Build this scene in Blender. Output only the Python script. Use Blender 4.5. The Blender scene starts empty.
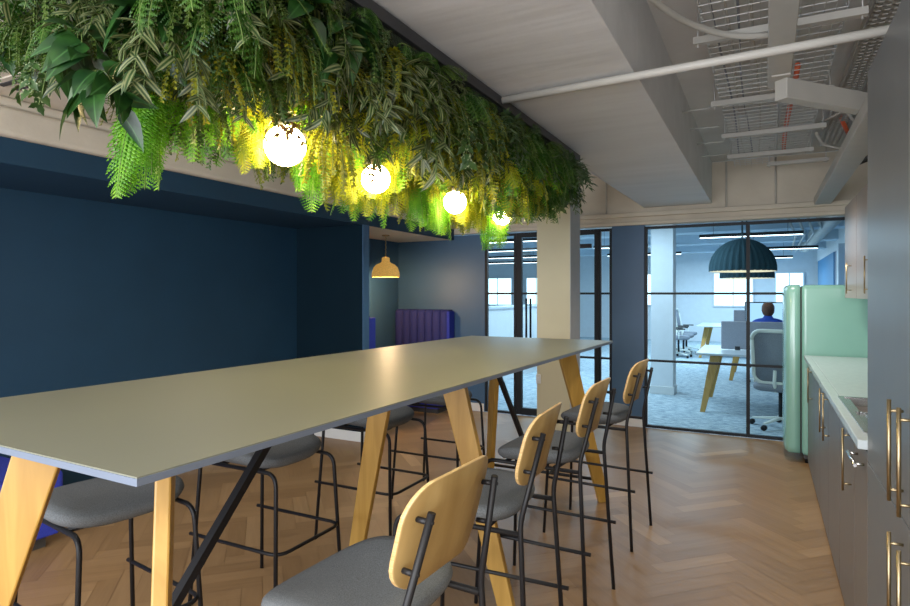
import bpy, bmesh, math, random
from mathutils import Vector, Matrix
R = math.radians
PI = math.pi
rnd = random.Random(7)
scene = bpy.context.scene
COL = scene.collection

# ------------------------------------------------------------------ materials
def new_mat(name):
    m = bpy.data.materials.new(name); m.use_nodes = True
    return m, m.node_tree, m.node_tree.nodes['Principled BSDF']

def mat(name, col, rough=.5, metal=0., noise=0., nscale=8., bump=0., bscale=60., emit=None, estr=0., spec=.5, coat=0., stretch=None):
    m, nt, b = new_mat(name)
    b.inputs['Roughness'].default_value = rough
    b.inputs['Metallic'].default_value = metal
    b.inputs['Specular IOR Level'].default_value = spec
    b.inputs['Coat Weight'].default_value = coat
    tc = nt.nodes.new('ShaderNodeTexCoord')
    src = tc.outputs['Object']
    if stretch:
        mp = nt.nodes.new('ShaderNodeMapping'); mp.inputs['Scale'].default_value = stretch
        nt.links.new(src, mp.inputs[0]); src = mp.outputs[0]
    n = nt.nodes.new('ShaderNodeTexNoise'); n.inputs['Scale'].default_value = nscale; n.inputs['Detail'].default_value = 4
    nt.links.new(src, n.inputs['Vector'])
    r = nt.nodes.new('ShaderNodeValToRGB')
    k = noise if noise else .03
    r.color_ramp.elements[0].position = .3; r.color_ramp.elements[1].position = .7
    r.color_ramp.elements[0].color = (*[max(0, c*(1-k)) for c in col], 1)
    r.color_ramp.elements[1].color = (*[min(1, c*(1+k)) for c in col], 1)
    nt.links.new(n.outputs['Fac'], r.inputs[0]); nt.links.new(r.outputs[0], b.inputs['Base Color'])
    if bump:
        n2 = nt.nodes.new('ShaderNodeTexNoise'); n2.inputs['Scale'].default_value = bscale; n2.inputs['Detail'].default_value = 3
        nt.links.new(src, n2.inputs['Vector'])
        bp = nt.nodes.new('ShaderNodeBump'); bp.inputs['Strength'].default_value = bump; bp.inputs['Distance'].default_value = .01
        nt.links.new(n2.outputs['Fac'], bp.inputs['Height']); nt.links.new(bp.outputs[0], b.inputs['Normal'])
    if emit:
        b.inputs['Emission Color'].default_value = (*emit, 1); b.inputs['Emission Strength'].default_value = estr
    return m

def wood_mat(name, c1, c2, scale=(3, 3, 40), rough=.45):
    m, nt, b = new_mat(name)
    b.inputs['Roughness'].default_value = rough
    tc = nt.nodes.new('ShaderNodeTexCoord'); mp = nt.nodes.new('ShaderNodeMapping')
    mp.inputs['Scale'].default_value = scale
    nt.links.new(tc.outputs['Object'], mp.inputs[0])
    n = nt.nodes.new('ShaderNodeTexNoise'); n.inputs['Scale'].default_value = 1; n.inputs['Detail'].default_value = 5; n.inputs['Distortion'].default_value = .6
    nt.links.new(mp.outputs[0], n.inputs['Vector'])
    r = nt.nodes.new('ShaderNodeValToRGB')
    r.color_ramp.elements[0].position = .35; r.color_ramp.elements[1].position = .65
    r.color_ramp.elements[0].color = (*c1, 1); r.color_ramp.elements[1].color = (*c2, 1)
    nt.links.new(n.outputs['Fac'], r.inputs[0]); nt.links.new(r.outputs[0], b.inputs['Base Color'])
    return m

def leaf_mat(name, c1, c2, stripe=None, rough=.45, trans=.35, tipcol=None):
    """leaf colour varies by noise; optional pale stripes / pale edge from the UV (u across, v along)"""
    m, nt, b = new_mat(name)
    out = nt.nodes['Material Output']
    b.inputs['Roughness'].default_value = rough
    tc = nt.nodes.new('ShaderNodeTexCoord'); n = nt.nodes.new('ShaderNodeTexNoise'); n.inputs['Scale'].default_value = 14
    nt.links.new(tc.outputs['Object'], n.inputs['Vector'])
    r = nt.nodes.new('ShaderNodeValToRGB')
    r.color_ramp.elements[0].position = .35; r.color_ramp.elements[1].position = .68
    r.color_ramp.elements[0].color = (*c1, 1); r.color_ramp.elements[1].color = (*c2, 1)
    nt.links.new(n.outputs['Fac'], r.inputs[0])
    colout = r.outputs[0]
    if stripe:
        sep = nt.nodes.new('ShaderNodeSeparateXYZ'); nt.links.new(tc.outputs['UV'], sep.inputs[0])
        rr = nt.nodes.new('ShaderNodeValToRGB')
        cr = rr.color_ramp
        stops = stripe[1]
        cr.elements[0].position = stops[0][0]; cr.elements[0].color = (stops[0][1],)*3 + (1,)
        cr.elements[1].position = stops[-1][0]; cr.elements[1].color = (stops[-1][1],)*3 + (1,)
        for p, v in stops[1:-1]:
            e = cr.elements.new(p); e.color = (v, v, v, 1)
        nt.links.new(sep.outputs[0], rr.inputs[0])
        mx = nt.nodes.new('ShaderNodeMix'); mx.data_type = 'RGBA'
        nt.links.new(rr.outputs[0], mx.inputs['Factor'])
        nt.links.new(colout, mx.inputs['A']); mx.inputs['B'].default_value = (*stripe[0], 1)
        colout = mx.outputs['Result']
    nt.links.new(colout, b.inputs['Base Color'])
    t = nt.nodes.new('ShaderNodeBsdfTranslucent'); nt.links.new(colout, t.inputs[0])
    mix = nt.nodes.new('ShaderNodeMixShader'); mix.inputs[0].default_value = trans
    nt.links.new(b.outputs[0], mix.inputs[1]); nt.links.new(t.outputs[0], mix.inputs[2])
    nt.links.new(mix.outputs[0], out.inputs[0])
    return m

def glass_mat(name, tint):
    m, nt, b = new_mat(name)
    out = nt.nodes['Material Output']
    nt.nodes.remove(b)
    tr = nt.nodes.new('ShaderNodeBsdfTransparent'); tr.inputs[0].default_value = (*tint, 1)
    nt.links.new(tr.outputs[0], out.inputs[0])
    return m

def emit_mat(name, col, s):
    m, nt, b = new_mat(name)
    out = nt.nodes['Material Output']; nt.nodes.remove(b)
    e = nt.nodes.new('ShaderNodeEmission'); e.inputs[0].default_value = (*col, 1); e.inputs[1].default_value = s
    nt.links.new(e.outputs[0], out.inputs[0])
    return m

M = {}
M['navy'] = mat('navy_paint', (.008, .034, .068), .6, spec=.3, noise=.06, nscale=3, bump=.03, bscale=300)
M['navy_shaded'] = mat('navy_shade_tone', (.0015, .009, .016), .9, spec=.12, noise=.06, nscale=3)  # shade on the dividing wall put into a darker navy
M['navy_panel'] = mat('navy_panel_paint', (.030, .085, .175), .5, noise=.06, nscale=3)
M['cream'] = mat('cream_painted_concrete', (.56, .50, .40), .8, noise=.10, nscale=2.5, bump=.35, bscale=14)
M['board'] = mat('board_marked_concrete', (.62, .63, .64), .75, noise=.07, nscale=1.3, bump=.6, bscale=1.8, stretch=(.6, 3.2, 3))
M['ceil'] = mat('grey_painted_ceiling', (.56, .56, .55), .85, noise=.1, nscale=2, bump=.4, bscale=9)
M['cream_metal'] = mat('cream_painted_steel', (.42, .405, .36), .5, noise=.05)
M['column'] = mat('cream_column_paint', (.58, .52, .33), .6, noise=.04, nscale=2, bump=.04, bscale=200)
M['column_grey'] = mat('column_side_grey', (.42, .43, .45), .6, noise=.04)
M['white'] = mat('white_paint', (.74, .76, .78), .6, noise=.03)
M['white_gloss'] = mat('white_skirting', (.7, .7, .68), .4)
M['black'] = mat('black_powder_coat', (.006, .006, .007), .5, noise=.1, spec=.3)
M['black_frame'] = mat('black_partition_metal', (.004, .006, .009), .5, noise=.1, spec=.25)
M['top'] = mat('grey_green_laminate', (.165, .170, .128), .42, noise=.03, nscale=2, spec=.32)
M['top_edge'] = mat('blue_grey_laminate_edge', (.115, .145, .20), .5)
M['oak'] = wood_mat('pale_oak', (.29, .175, .052), (.40, .26, .09), (9, 9, 1.4))
M['oak_leg'] = wood_mat('honey_oak_leg', (.37, .19, .028), (.49, .27, .05), (22, 22, 2.0))
M['ply_edge'] = wood_mat('plywood_edge', (.50, .30, .10), (.72, .48, .2), (4, 4, 300))
M['fabric'] = mat('grey_wool_fabric', (.105, .115, .12), .95, noise=.28, nscale=260, bump=.25, bscale=500)
M['cab'] = mat('taupe_cabinet_laminate', (.125, .103, .082), .36, noise=.04, spec=.45)
M['cab_tall'] = mat('slate_cabinet_laminate', (.100, .105, .105), .36, noise=.04, spec=.6)
M['cab_upper'] = mat('pinkish_beige_laminate', (.25, .19, .15), .35, noise=.04, nscale=2)
M['brass'] = mat('brushed_brass', (.40, .31, .17), .38, 1.0, noise=.06, nscale=40)
M['steel'] = mat('brushed_steel', (.62, .63, .63), .25, 1.0, noise=.05, nscale=30)
M['worktop'] = mat('white_stone_worktop', (.56, .64, .66), .16, noise=.04, nscale=30)
M['mint'] = mat('mint_enamel', (.21, .46, .38), .22, noise=.02, spec=.6, coat=.3)
M['kick'] = mat('dark_plinth', (.04, .038, .035), .5)
M['blue_fabric'] = mat('royal_blue_fabric', (.012, .025, .33), .85, noise=.15, nscale=150, bump=.15, bscale=300)
M['navy_fabric'] = mat('indigo_channel_fabric', (.010, .014, .13), .85, noise=.15, nscale=150, bump=.15, bscale=300)
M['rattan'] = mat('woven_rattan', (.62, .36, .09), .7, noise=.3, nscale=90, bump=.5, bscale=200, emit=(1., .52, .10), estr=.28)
M['tray_black'] = mat('black_steel_tray', (.018, .020, .024), .5, noise=.2)
M['moss'] = mat('dark_moss_backing', (.006, .014, .004), .95, noise=.5, nscale=30, bump=1., bscale=60)
M['stem'] = mat('green_stem', (.10, .16, .03), .6, noise=.3)
M['globe'] = emit_mat('warm_opal_glow', (1., .74, .32), 52.)
M['wire'] = mat('galvanised_wire', (.52, .52, .50), .45, .3, noise=.1)
M['orange'] = mat('orange_conduit', (.62, .10, .03), .5, noise=.1)
M['darkgrey'] = mat('dark_gap', (.03, .03, .03), .8)
M['glass'] = glass_mat('clear_partition_glass', (.84, .93, .97))
M['felt'] = mat('blue_grey_felt', (.036, .072, .088), 1., noise=.1, nscale=60, spec=.1)
M['shade_in'] = mat('pale_shade_lining', (.75, .66, .5), .7, emit=(1, .8, .5), estr=.5)
M['shade_plain'] = mat('pale_booth_ceiling', (.75, .66, .52), .8)
M['blue_wall'] = mat('bright_blue_paint', (.03, .20, .42), .6, noise=.03)
M['office_ceil'] = mat('office_ceiling_paint', (.50, .60, .68), .8, noise=.15, nscale=1.5, bump=.2, bscale=6)
M['daylight'] = emit_mat('daylight_window', (.66, .90, 1.), 2.6)
M['strip'] = emit_mat('led_strip', (.85, .95, 1.), 5.)
M['screen_fabric'] = mat('mauve_grey_felt', (.30, .31, .36), .9, noise=.08, nscale=80)
M['mesh'] = mat('grey_chair_mesh', (.22, .24, .28), .9, noise=.2, nscale=200)
M['chair_frame'] = mat('ivory_plastic', (.82, .84, .76), .45)
M['desk_top'] = mat('white_desk_laminate', (.55, .62, .68), .3)
M['skin'] = mat('skin', (.55, .33, .24), .6)
M['hair'] = mat('auburn_hair', (.09, .035, .02), .8, noise=.4, nscale=60, bump=.5, bscale=100)
M['shirt'] = mat('blue_shirt', (.008, .055, .42), .8, noise=.1, nscale=20)
M['trouser'] = mat('dark_trousers', (.03, .035, .05), .8)
M['monitor'] = emit_mat('lit_monitor', (.45, .72, 1.), 1.0)

# carpet
def carpet():
    m, nt, b = new_mat('blue_grey_carpet')
    b.inputs['Roughness'].default_value = .95
    tc = nt.nodes.new('ShaderNodeTexCoord')
    mp = nt.nodes.new('ShaderNodeMapping'); mp.inputs['Scale'].default_value = (3, 9, 1)
    nt.links.new(tc.outputs['Object'], mp.inputs[0])
    n = nt.nodes.new('ShaderNodeTexNoise'); n.inputs['Scale'].default_value = 3; n.inputs['Detail'].default_value = 9; n.inputs['Roughness'].default_value = .75
    nt.links.new(mp.outputs[0], n.inputs[0])
    r = nt.nodes.new('ShaderNodeValToRGB')
    r.color_ramp.elements[0].position = .40; r.color_ramp.elements[0].color = (.15, .22, .28, 1)
    r.color_ramp.elements[1].position = .60; r.color_ramp.elements[1].color = (.55, .64, .68, 1)
    nt.links.new(n.outputs[0], r.inputs[0]); nt.links.new(r.outputs[0], b.inputs['Base Color'])
    return m
M['carpet'] = carpet()

def parquet():
    m, nt, b = new_mat('herringbone_oak')
    at = nt.nodes.new('ShaderNodeAttribute'); at.attribute_name = 'plank'
    uv = nt.nodes.new('ShaderNodeTexCoord')
    sep = nt.nodes.new('ShaderNodeSeparateColor'); nt.links.new(at.outputs['Color'], sep.inputs[0])
    mp = nt.nodes.new('ShaderNodeMapping'); mp.inputs['Scale'].default_value = (3.5, 45, 1)
    nt.links.new(uv.outputs['UV'], mp.inputs[0])
    add = nt.nodes.new('ShaderNodeVectorMath'); add.operation = 'ADD'
    mul = nt.nodes.new('ShaderNodeVectorMath'); mul.operation = 'SCALE'; mul.inputs['Scale'].default_value = 37
    nt.links.new(at.outputs['Color'], mul.inputs[0]); nt.links.new(mul.outputs[0], add.inputs[0]); nt.links.new(mp.outputs[0], add.inputs[1])
    n = nt.nodes.new('ShaderNodeTexNoise'); n.inputs['Scale'].default_value = 1; n.inputs['Detail'].default_value = 4; n.inputs['Distortion'].default_value = .5
    nt.links.new(add.outputs[0], n.inputs[0])
    r = nt.nodes.new('ShaderNodeValToRGB')
    cr = r.color_ramp
    cr.elements[0].position = 0; cr.elements[0].color = (.19, .10, .038, 1)
    cr.elements[1].position = 1; cr.elements[1].color = (.55, .35, .17, 1)
    e = cr.elements.new(.5); e.color = (.32, .182, .078, 1)
    ma = nt.nodes.new('ShaderNodeMath'); ma.operation = 'MULTIPLY_ADD'; ma.inputs[1].default_value = .48
    nt.links.new(sep.outputs[0], ma.inputs[0])
    m2 = nt.nodes.new('ShaderNodeMath'); m2.operation = 'MULTIPLY'; m2.inputs[1].default_value = .34
    nt.links.new(n.outputs['Fac'], m2.inputs[0]); nt.links.new(m2.outputs[0], ma.inputs[2])
    nt.links.new(ma.outputs[0], r.inputs[0]); nt.links.new(r.outputs[0], b.inputs['Base Color'])
    b.inputs['Roughness'].default_value = .42; b.inputs['Specular IOR Level'].default_value = .35
    bp = nt.nodes.new('ShaderNodeBump'); bp.inputs['Strength'].default_value = .15; bp.inputs['Distance'].default_value = .002
    nt.links.new(n.outputs['Fac'], bp.inputs['Height']); nt.links.new(bp.outputs[0], b.inputs['Normal'])
    return m
M['parquet'] = parquet()

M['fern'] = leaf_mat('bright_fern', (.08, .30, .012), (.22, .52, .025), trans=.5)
M['fern_y'] = leaf_mat('lamp_lit_fern', (.26, .36, .012), (.55, .51, .02), trans=.5)  # same fern, with the warm globe light put into its colour
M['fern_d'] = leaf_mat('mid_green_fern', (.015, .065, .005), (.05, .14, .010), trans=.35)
M['trad'] = leaf_mat('striped_wandering_leaf', (.008, .028, .005), (.024, .06, .009), stripe=((.19, .21, .085), [(0., 0.), (.17, 0.), (.22, .8), (.34, .8), (.42, 0.), (.58, 0.), (.66, .8), (.78, .8), (.83, 0.), (1., 0.)]), trans=.25)
M['box'] = leaf_mat('small_oval_leaf', (.020, .055, .006), (.075, .13, .014), trans=.3)
M['box_o'] = leaf_mat('lamp_lit_olive_leaf', (.12, .14, .008), (.30, .29, .015), trans=.45)  # olive leaf pushed yellow to carry the glow of the globes
M['big'] = leaf_mat('dark_heart_leaf', (.005, .026, .006), (.018, .07, .010), rough=.35, trans=.15, stripe=((.04, .12, .03), [(0., 0.), (.46, 0.), (.49, .9), (.51, .9), (.54, 0.), (1., 0.)]))
M['red'] = leaf_mat('bronze_leaf', (.09, .05, .015), (.20, .10, .03), trans=.3)
M['tuft'] = leaf_mat('sage_green_leaf', (.03, .07, .025), (.11, .17, .075), trans=.2)
M['ivy'] = leaf_mat('pale_edged_ivy_leaf', (.015, .05, .010), (.05, .11, .02), stripe=((.34, .40, .22), [(0., 1.), (.12, .9), (.2, 0.), (.8, 0.), (.88, .9), (1., 1.)]), trans=.2)

# ------------------------------------------------------------------ mesh builder
class MB:
    def __init__(s):
        s.v = []; s.f = []; s.sm = []; s.uv = {}; s.mi = []
        s.cur = 0
    def add(s, vs, fs, smooth=False, uvs=None):
        o = len(s.v); s.v += [tuple(v) for v in vs]
        for k, f in enumerate(fs):
            s.f.append([o+i for i in f]); s.sm.append(smooth); s.mi.append(s.cur)
            if uvs is not None: s.uv[len(s.f)-1] = [uvs[i] for i in f]
        return s
    def box(s, x0, x1, y0, y1, z0, z1):
        v = [(x, y, z) for z in (z0, z1) for y in (y0, y1) for x in (x0, x1)]
        return s.add(v, [(0, 2, 3, 1), (4, 5, 7, 6), (0, 1, 5, 4), (2, 6, 7, 3), (0, 4, 6, 2), (1, 3, 7, 5)])
    def cbox(s, c, d):
        return s.box(c[0]-d[0]/2, c[0]+d[0]/2, c[1]-d[1]/2, c[1]+d[1]/2, c[2]-d[2]/2, c[2]+d[2]/2)
    def beam(s, a, b, wa, ta, wb=None, tb=None, wdir=(1, 0, 0), zcut=False):
        """rectangular bar a->b; wide dimension along wdir"""
        a = Vector(a); b = Vector(b); wb = wa if wb is None else wb; tb = ta if tb is None else tb
        d = (b-a).normalized(); w = Vector(wdir)
        if zcut:
            w = w.normalized(); t = Vector((0, 0, 1)).cross(w).normalized()
        else:
            w = (w - d*w.dot(d)).normalized(); t = d.cross(w)
        vs = []
        for p, ww, tt in ((a, wa, ta), (b, wb, tb)):
            for i, j in ((-1, -1), (1, -1), (1, 1), (-1, 1)):
                vs.append(p + w*i*ww/2 + t*j*tt/2)
        return s.add(vs, [(0, 3, 2, 1), (4, 5, 6, 7), (0, 1, 5, 4), (1, 2, 6, 5), (2, 3, 7, 6), (3, 0, 4, 7)])
    def tube(s, pts, r, n=8, cap=True, r2=None):
        pts = [Vector(p) for p in pts]; N = len(pts)
        rs = [r + ((r2-r)*i/(N-1) if r2 is not None else 0) for i in range(N)]
        prev = None; rings = []
        for i, p in enumerate(pts):
            d = (pts[min(i+1, N-1)] - pts[max(i-1, 0)]).normalized()
            if prev is None:
                u = d.orthogonal().normalized()
            else:
                u = (prev - d*prev.dot(d)).normalized()
            prev = u; w = d.cross(u)
            rings.append([p + (u*math.cos(2*PI*k/n) + w*math.sin(2*PI*k/n))*rs[i] for k in range(n)])
        vs = [q for ring in rings for q in ring]; fs = []
        for i in range(N-1):
            for k in range(n):
                fs.append((i*n+k, i*n+(k+1) % n, (i+1)*n+(k+1) % n, (i+1)*n+k))
        s.add(vs, fs, True)
        if cap:
            o = len(s.v)-len(vs)
            s.f.append([o+k for k in reversed(range(n))]); s.sm.append(False); s.mi.append(s.cur)
            s.f.append([o+(N-1)*n+k for k in range(n)]); s.sm.append(False); s.mi.append(s.cur)
        return s
    def lathe(s, prof, n=32, c=(0, 0, 0), rib=0., axis='z', ribstep=2):
        vs = []; fs = []
        for i, (r, z) in enumerate(prof):
            for k in range(n):
                a = 2*PI*k/n; rr = r*(1 + (rib if k % ribstep == 0 else 0))
                if axis == 'z': vs.append((c[0]+rr*math.cos(a), c[1]+rr*math.sin(a), c[2]+z))
                elif axis == 'x': vs.append((c[0]+z, c[1]+rr*math.cos(a), c[2]+rr*math.sin(a)))
        for i in range(len(prof)-1):
            for k in range(n):
                fs.append((i*n+k, i*n+(k+1) % n, (i+1)*n+(k+1) % n, (i+1)*n+k))
        return s.add(vs, fs, True)
    def loft(s, rings, closed=True, cap=True, smooth=True):
        n = len(rings[0]); vs = [p for r in rings for p in r]; fs = []
        for i in range(len(rings)-1):
            for k in range(n if closed else n-1):
                fs.append((i*n+k, i*n+(k+1) % n, (i+1)*n+(k+1) % n, (i+1)*n+k))
        if cap:
            fs.append(tuple(reversed(range(n)))); fs.append(tuple((len(rings)-1)*n+k for k in range(n)))
        return s.add(vs, fs, smooth)
    def prism(s, poly, axis, a, b):
        """poly of 2D points extruded along axis from a to b"""
        def P(p, t):
            return {'x': (t, p[0], p[1]), 'y': (p[0], t, p[1]), 'z': (p[0], p[1], t)}[axis]
        n = len(poly)
        vs = [P(p, a) for p in poly] + [P(p, b) for p in poly]
        fs = [tuple(range(n)), tuple(reversed(range(n, 2*n)))] + [(k, k+n, (k+1) % n+n, (k+1) % n) for k in range(n)]
        return s.add(vs, fs)
    def build(s, name, m, parent=None, bevel=0., seg=2, fix=True):
        me = bpy.data.meshes.new(name)
        me.from_pydata(s.v, [], s.f)
        ms = m if isinstance(m, (list, tuple)) else [m]
        for x in ms: me.materials.append(x)
        if s.uv:
            ul = me.uv_layers.new(name='UVMap')
            for i, p in enumerate(me.polygons):
                if i in s.uv:
                    for li, u in zip(p.loop_indices, s.uv[i]): ul.data[li].uv = u
        me.polygons.foreach_set('use_smooth', s.sm)
        me.polygons.foreach_set('material_index', s.mi)
        me.update()
        if fix and not s.uv:
            bm = bmesh.new(); bm.from_mesh(me); bmesh.ops.recalc_face_normals(bm, faces=bm.faces); bm.to_mesh(me); bm.free()
        o = bpy.data.objects.new(name, me); COL.objects.link(o)
        if parent: o.parent = parent
        if bevel:
            b = o.modifiers.new('bevel', 'BEVEL'); b.width = bevel; b.segments = seg; b.limit_method = 'ANGLE'; b.angle_limit = R(40)
            b.harden_normals = False
        return o

def tag(o, label, cat, group=None, kind=None):
    o['label'] = label; o['category'] = cat
    if group: o['group'] = group
    if kind: o['kind'] = kind
    return o
def thing(name, label, cat, loc=(0, 0, 0), rz=0., group=None):
    o = bpy.data.objects.new(name, None); COL.objects.link(o)
    o.empty_display_size = .1
    o.location = loc; o.rotation_euler = (0, 0, rz)
    return tag(o, label, cat, group)
def struct(o, label=None, cat=None):
    o['kind'] = 'structure'
    if label: o['label'] = label
    if cat: o['category'] = cat
    return o
KIDS = {}
def dup(root, loc, rz, label, group=None):
    r = root.copy(); COL.objects.link(r); r.location = loc; r.rotation_euler = (0, 0, rz); r['label'] = label
    if group: r['group'] = group
    for ch in [o for o in list(bpy.data.objects) if o.parent == root]:
        c = ch.copy(); COL.objects.link(c); c.parent = r
        for g in [o for o in list(bpy.data.objects) if o.parent == ch]:
            d = g.copy(); COL.objects.link(d); d.parent = c
    return r
def arc(p0, p1, p2, n=6):
    """quadratic bend"""
    p0, p1, p2 = Vector(p0), Vector(p1), Vector(p2)
    return [p0*(1-t)**2 + p1*2*t*(1-t) + p2*t*t for t in [i/n for i in range(n+1)]]
def rounded(w, h, r, n=6):
    pts = []
    for cx, cy, a0 in ((w/2-r, h/2-r, 0), (-w/2+r, h/2-r, 90), (-w/2+r, -h/2+r, 180), (w/2-r, -h/2+r, 270)):
        for i in range(n+1):
            a = R(a0 + 90*i/n); pts.append((cx+r*math.cos(a), cy+r*math.sin(a)))
    return pts

# ------------------------------------------------------------------ the room
BY = -2.6      # open end of the kitchen behind the camera
GY = 6.95      # glazed partition
FX = -3.60     # front plane of the blue booths
RX = -4.47     # back of the booths
WX = .97       # wall behind the kitchen units

def herringbone():
    w, n = .102, 5
    verts, faces, cols, uvs = [], [], [], []
    rng = random.Random(3)
    ca = math.cos(R(45))
    def put(x0, x1, y0, y1, hor):
        g = .0012
        x0 = x0*w+g; x1 = x1*w-g; y0 = y0*w+g; y1 = y1*w-g
        P = [(x0, y0), (x1, y0), (x1, y1), (x0, y1)]
        Q = [((a-b)*ca - .13, 2.0-(a+b)*ca) for a, b in P]
        if max(q[0] for q in Q) < RX-.1 or min(q[0] for q in Q) > WX+.1: return
        if max(q[1] for q in Q) < BY or min(q[1] for q in Q) > GY+.1: return
        o = len(verts); verts.extend([(q[0], q[1], 0.) for q in Q]); faces.append([o+3, o+2, o+1, o])
        c = (min(1, max(0, rng.gauss(.5, .23))), rng.random(), rng.random(), 1); cols.append(c)
        L, W = (x1-x0, y1-y0) if hor else (y1-y0, x1-x0)
        u = [(0, 0), (L, 0), (L, W), (0, W)] if hor else [(0, 0), (0, W), (L, W), (L, 0)]
        uvs.append([u[3], u[2], u[1], u[0]])
    for k in range(-110, 110):
        for m in range(-14, 15):
            put(k+2*n*m, k+2*n*m+n, k, k+1, True)
            put(k-1+2*n*m, k+2*n*m, k, k+n, False)
    bm = bmesh.new()
    uvl = bm.loops.layers.uv.new('UVMap'); cl = bm.loops.layers.color.new('plank')
    vs = [bm.verts.new(v) for v in verts]
    for f, c, u in zip(faces, cols, uvs):
        fa = bm.faces.new([vs[i] for i in f])
        for l, uu in zip(fa.loops, u): l[uvl].uv = uu; l[cl] = c
    for co, no in (((RX-.05, 0, 0), (-1, 0, 0)), ((WX+.05, 0, 0), (1, 0, 0)), ((0, BY, 0), (0, -1, 0)), ((0, GY-.02, 0), (0, 1, 0))):
        bmesh.ops.bisect_plane(bm, geom=bm.verts[:]+bm.edges[:]+bm.faces[:], plane_co=co, plane_no=no, clear_outer=True)
    # dark joint layer and slab underneath
    z = -.004
    a, b, c, d = [bm.verts.new(p) for p in ((RX-.05, BY, z), (WX+.05, BY, z), (WX+.05, GY, z), (RX-.05, GY, z))]
    fa = bm.faces.new((a, b, c, d))
    for l in fa.loops: l[cl] = (0, .5, .5, 1); l[uvl].uv = (0, 0)
    me = bpy.data.meshes.new('floor'); bm.to_mesh(me); bm.free()
    me.materials.append(M['parquet'])
    o = bpy.data.objects.new('floor', me); COL.objects.link(o)
    return struct(o, 'herringbone oak parquet floor of the kitchen', 'floor')
herringbone()

struct(MB().box(-14, 3.2, GY+.02, 20.6, -.05, .002).build('floor_office', M['carpet']), 'blue grey mottled carpet in the office beyond the glass', 'floor')

# ceiling and beams
mb = MB(); mb.box(-5, 1.2, BY, GY, 2.9, 3.0)
struct(mb.build('ceiling', M['ceil']), 'grey white painted ceiling slab over the kitchen', 'ceiling')
mb = MB()
mb.prism([(-.50, 2.46), (-1.20, 2.46), (-1.66, 2.80), (-1.75, 2.9), (-.50, 2.9)], 'y', 2.72, GY)
mb.prism([(-.50, 2.453), (-1.20, 2.453), (-1.66, 2.795), (-1.75, 2.9), (-.50, 2.9)], 'y', BY, 2.72)
struct(mb.build('ceiling_beam', M['board'], bevel=.004), 'broad board-marked concrete beam beside the hanging plants', 'beam')
mb = MB(); mb.box(RX-.1, -2.75, BY, GY, 2.55, 2.9)
struct(mb.build('ceiling_bulkhead', M['cream'], bevel=.01), 'cream bulkhead ceiling above the blue booths', 'bulkhead')
mb = MB(); mb.box(FX-.05, FX+.05, BY, GY, 2.335, 2.49); mb.box(FX-.05, FX+.025, BY, GY, 2.49, 2.55)
struct(mb.build('trim_1', M['cream'], bevel=.025, seg=3), 'cream rounded duct strip running above the blue fascia', 'trim')

# blue booths
mb = MB(); mb.box(FX-.03, FX, BY, GY, 2.195, 2.335)
mb.box(RX, FX-.03, BY, 4.95, 2.195, 2.25)
struct(mb.build('wall_fascia', M['navy'], bevel=.004), 'navy blue fascia and soffit over the recess', 'wall')
struct(MB().box(RX, FX-.03, 5.05, GY, 2.2, 2.25).build('ceiling_booth', M['shade_plain']), 'pale lit ceiling of the booth', 'ceiling')
struct(MB().box(RX-.08, RX, BY, GY, 0, 2.9).build('wall_left', M['navy']), 'navy blue back wall of the recess', 'wall')
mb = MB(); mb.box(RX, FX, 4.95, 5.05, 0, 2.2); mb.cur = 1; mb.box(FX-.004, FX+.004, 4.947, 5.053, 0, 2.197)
struct(mb.build('wall_divider', [M['navy_shaded'], M['navy_panel']]), 'navy blue wall dividing the recess from the booth', 'wall')
struct(MB().box(RX, RX+.01, 5.05, GY, 0, 2.2).build('wall_booth_left', M['navy_panel']), 'blue side wall inside the lit booth', 'wall')  # thin paler lining; the booth lamp's glow is put into its colour
struct(MB().box(FX-.62, FX+.012, 4.938, 5.062, 0, .1).build('baseboard_divider', M['white_gloss'], bevel=.004), 'white skirting around the foot of the dividing wall', 'baseboard')
mb = MB(); mb.box(RX, -3.16, GY, GY+.1, 0, 2.25)
struct(mb.build('wall_booth_end', M['navy_panel']), 'blue end wall beside the glass door', 'wall')
struct(MB().box(FX, -3.17, GY-.014, GY, 0, .1).build('baseboard_booth', M['white_gloss'], bevel=.004), 'white skirting below the blue end wall', 'baseboard')

struct(MB().box(RX, RX+.014, BY, 4.94, 0, .1).build('baseboard_left', M['white_gloss'], bevel=.004), 'white skirting along the back of the recess', 'baseboard')
# wall over the partition
mb = MB(); mb.box(RX, WX+.1, GY, GY+.12, 2.27, 2.9)
struct(mb.build('wall_over_partition', M['cream'], bevel=.006), 'cream wall strip above the glass partition', 'wall')
mb = MB(); mb.box(-3.2, WX, GY-.03, GY, 2.27, 2.31)
struct(mb.build('trim_2', M['cream'], bevel=.008), 'cream ledge just above the glass partition', 'trim')
mb = MB(); mb.box(-3.2, WX, GY-.055, GY, 2.36, 2.41)
struct(mb.build('trim_3', M['cream'], bevel=.008), 'cream surface trunking along the end wall', 'trim')
struct(MB().box(WX, WX+.1, BY, GY+.1, 0, 2.9).build('wall_right', M['cream']), 'cream wall behind the kitchen units', 'wall')

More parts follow.
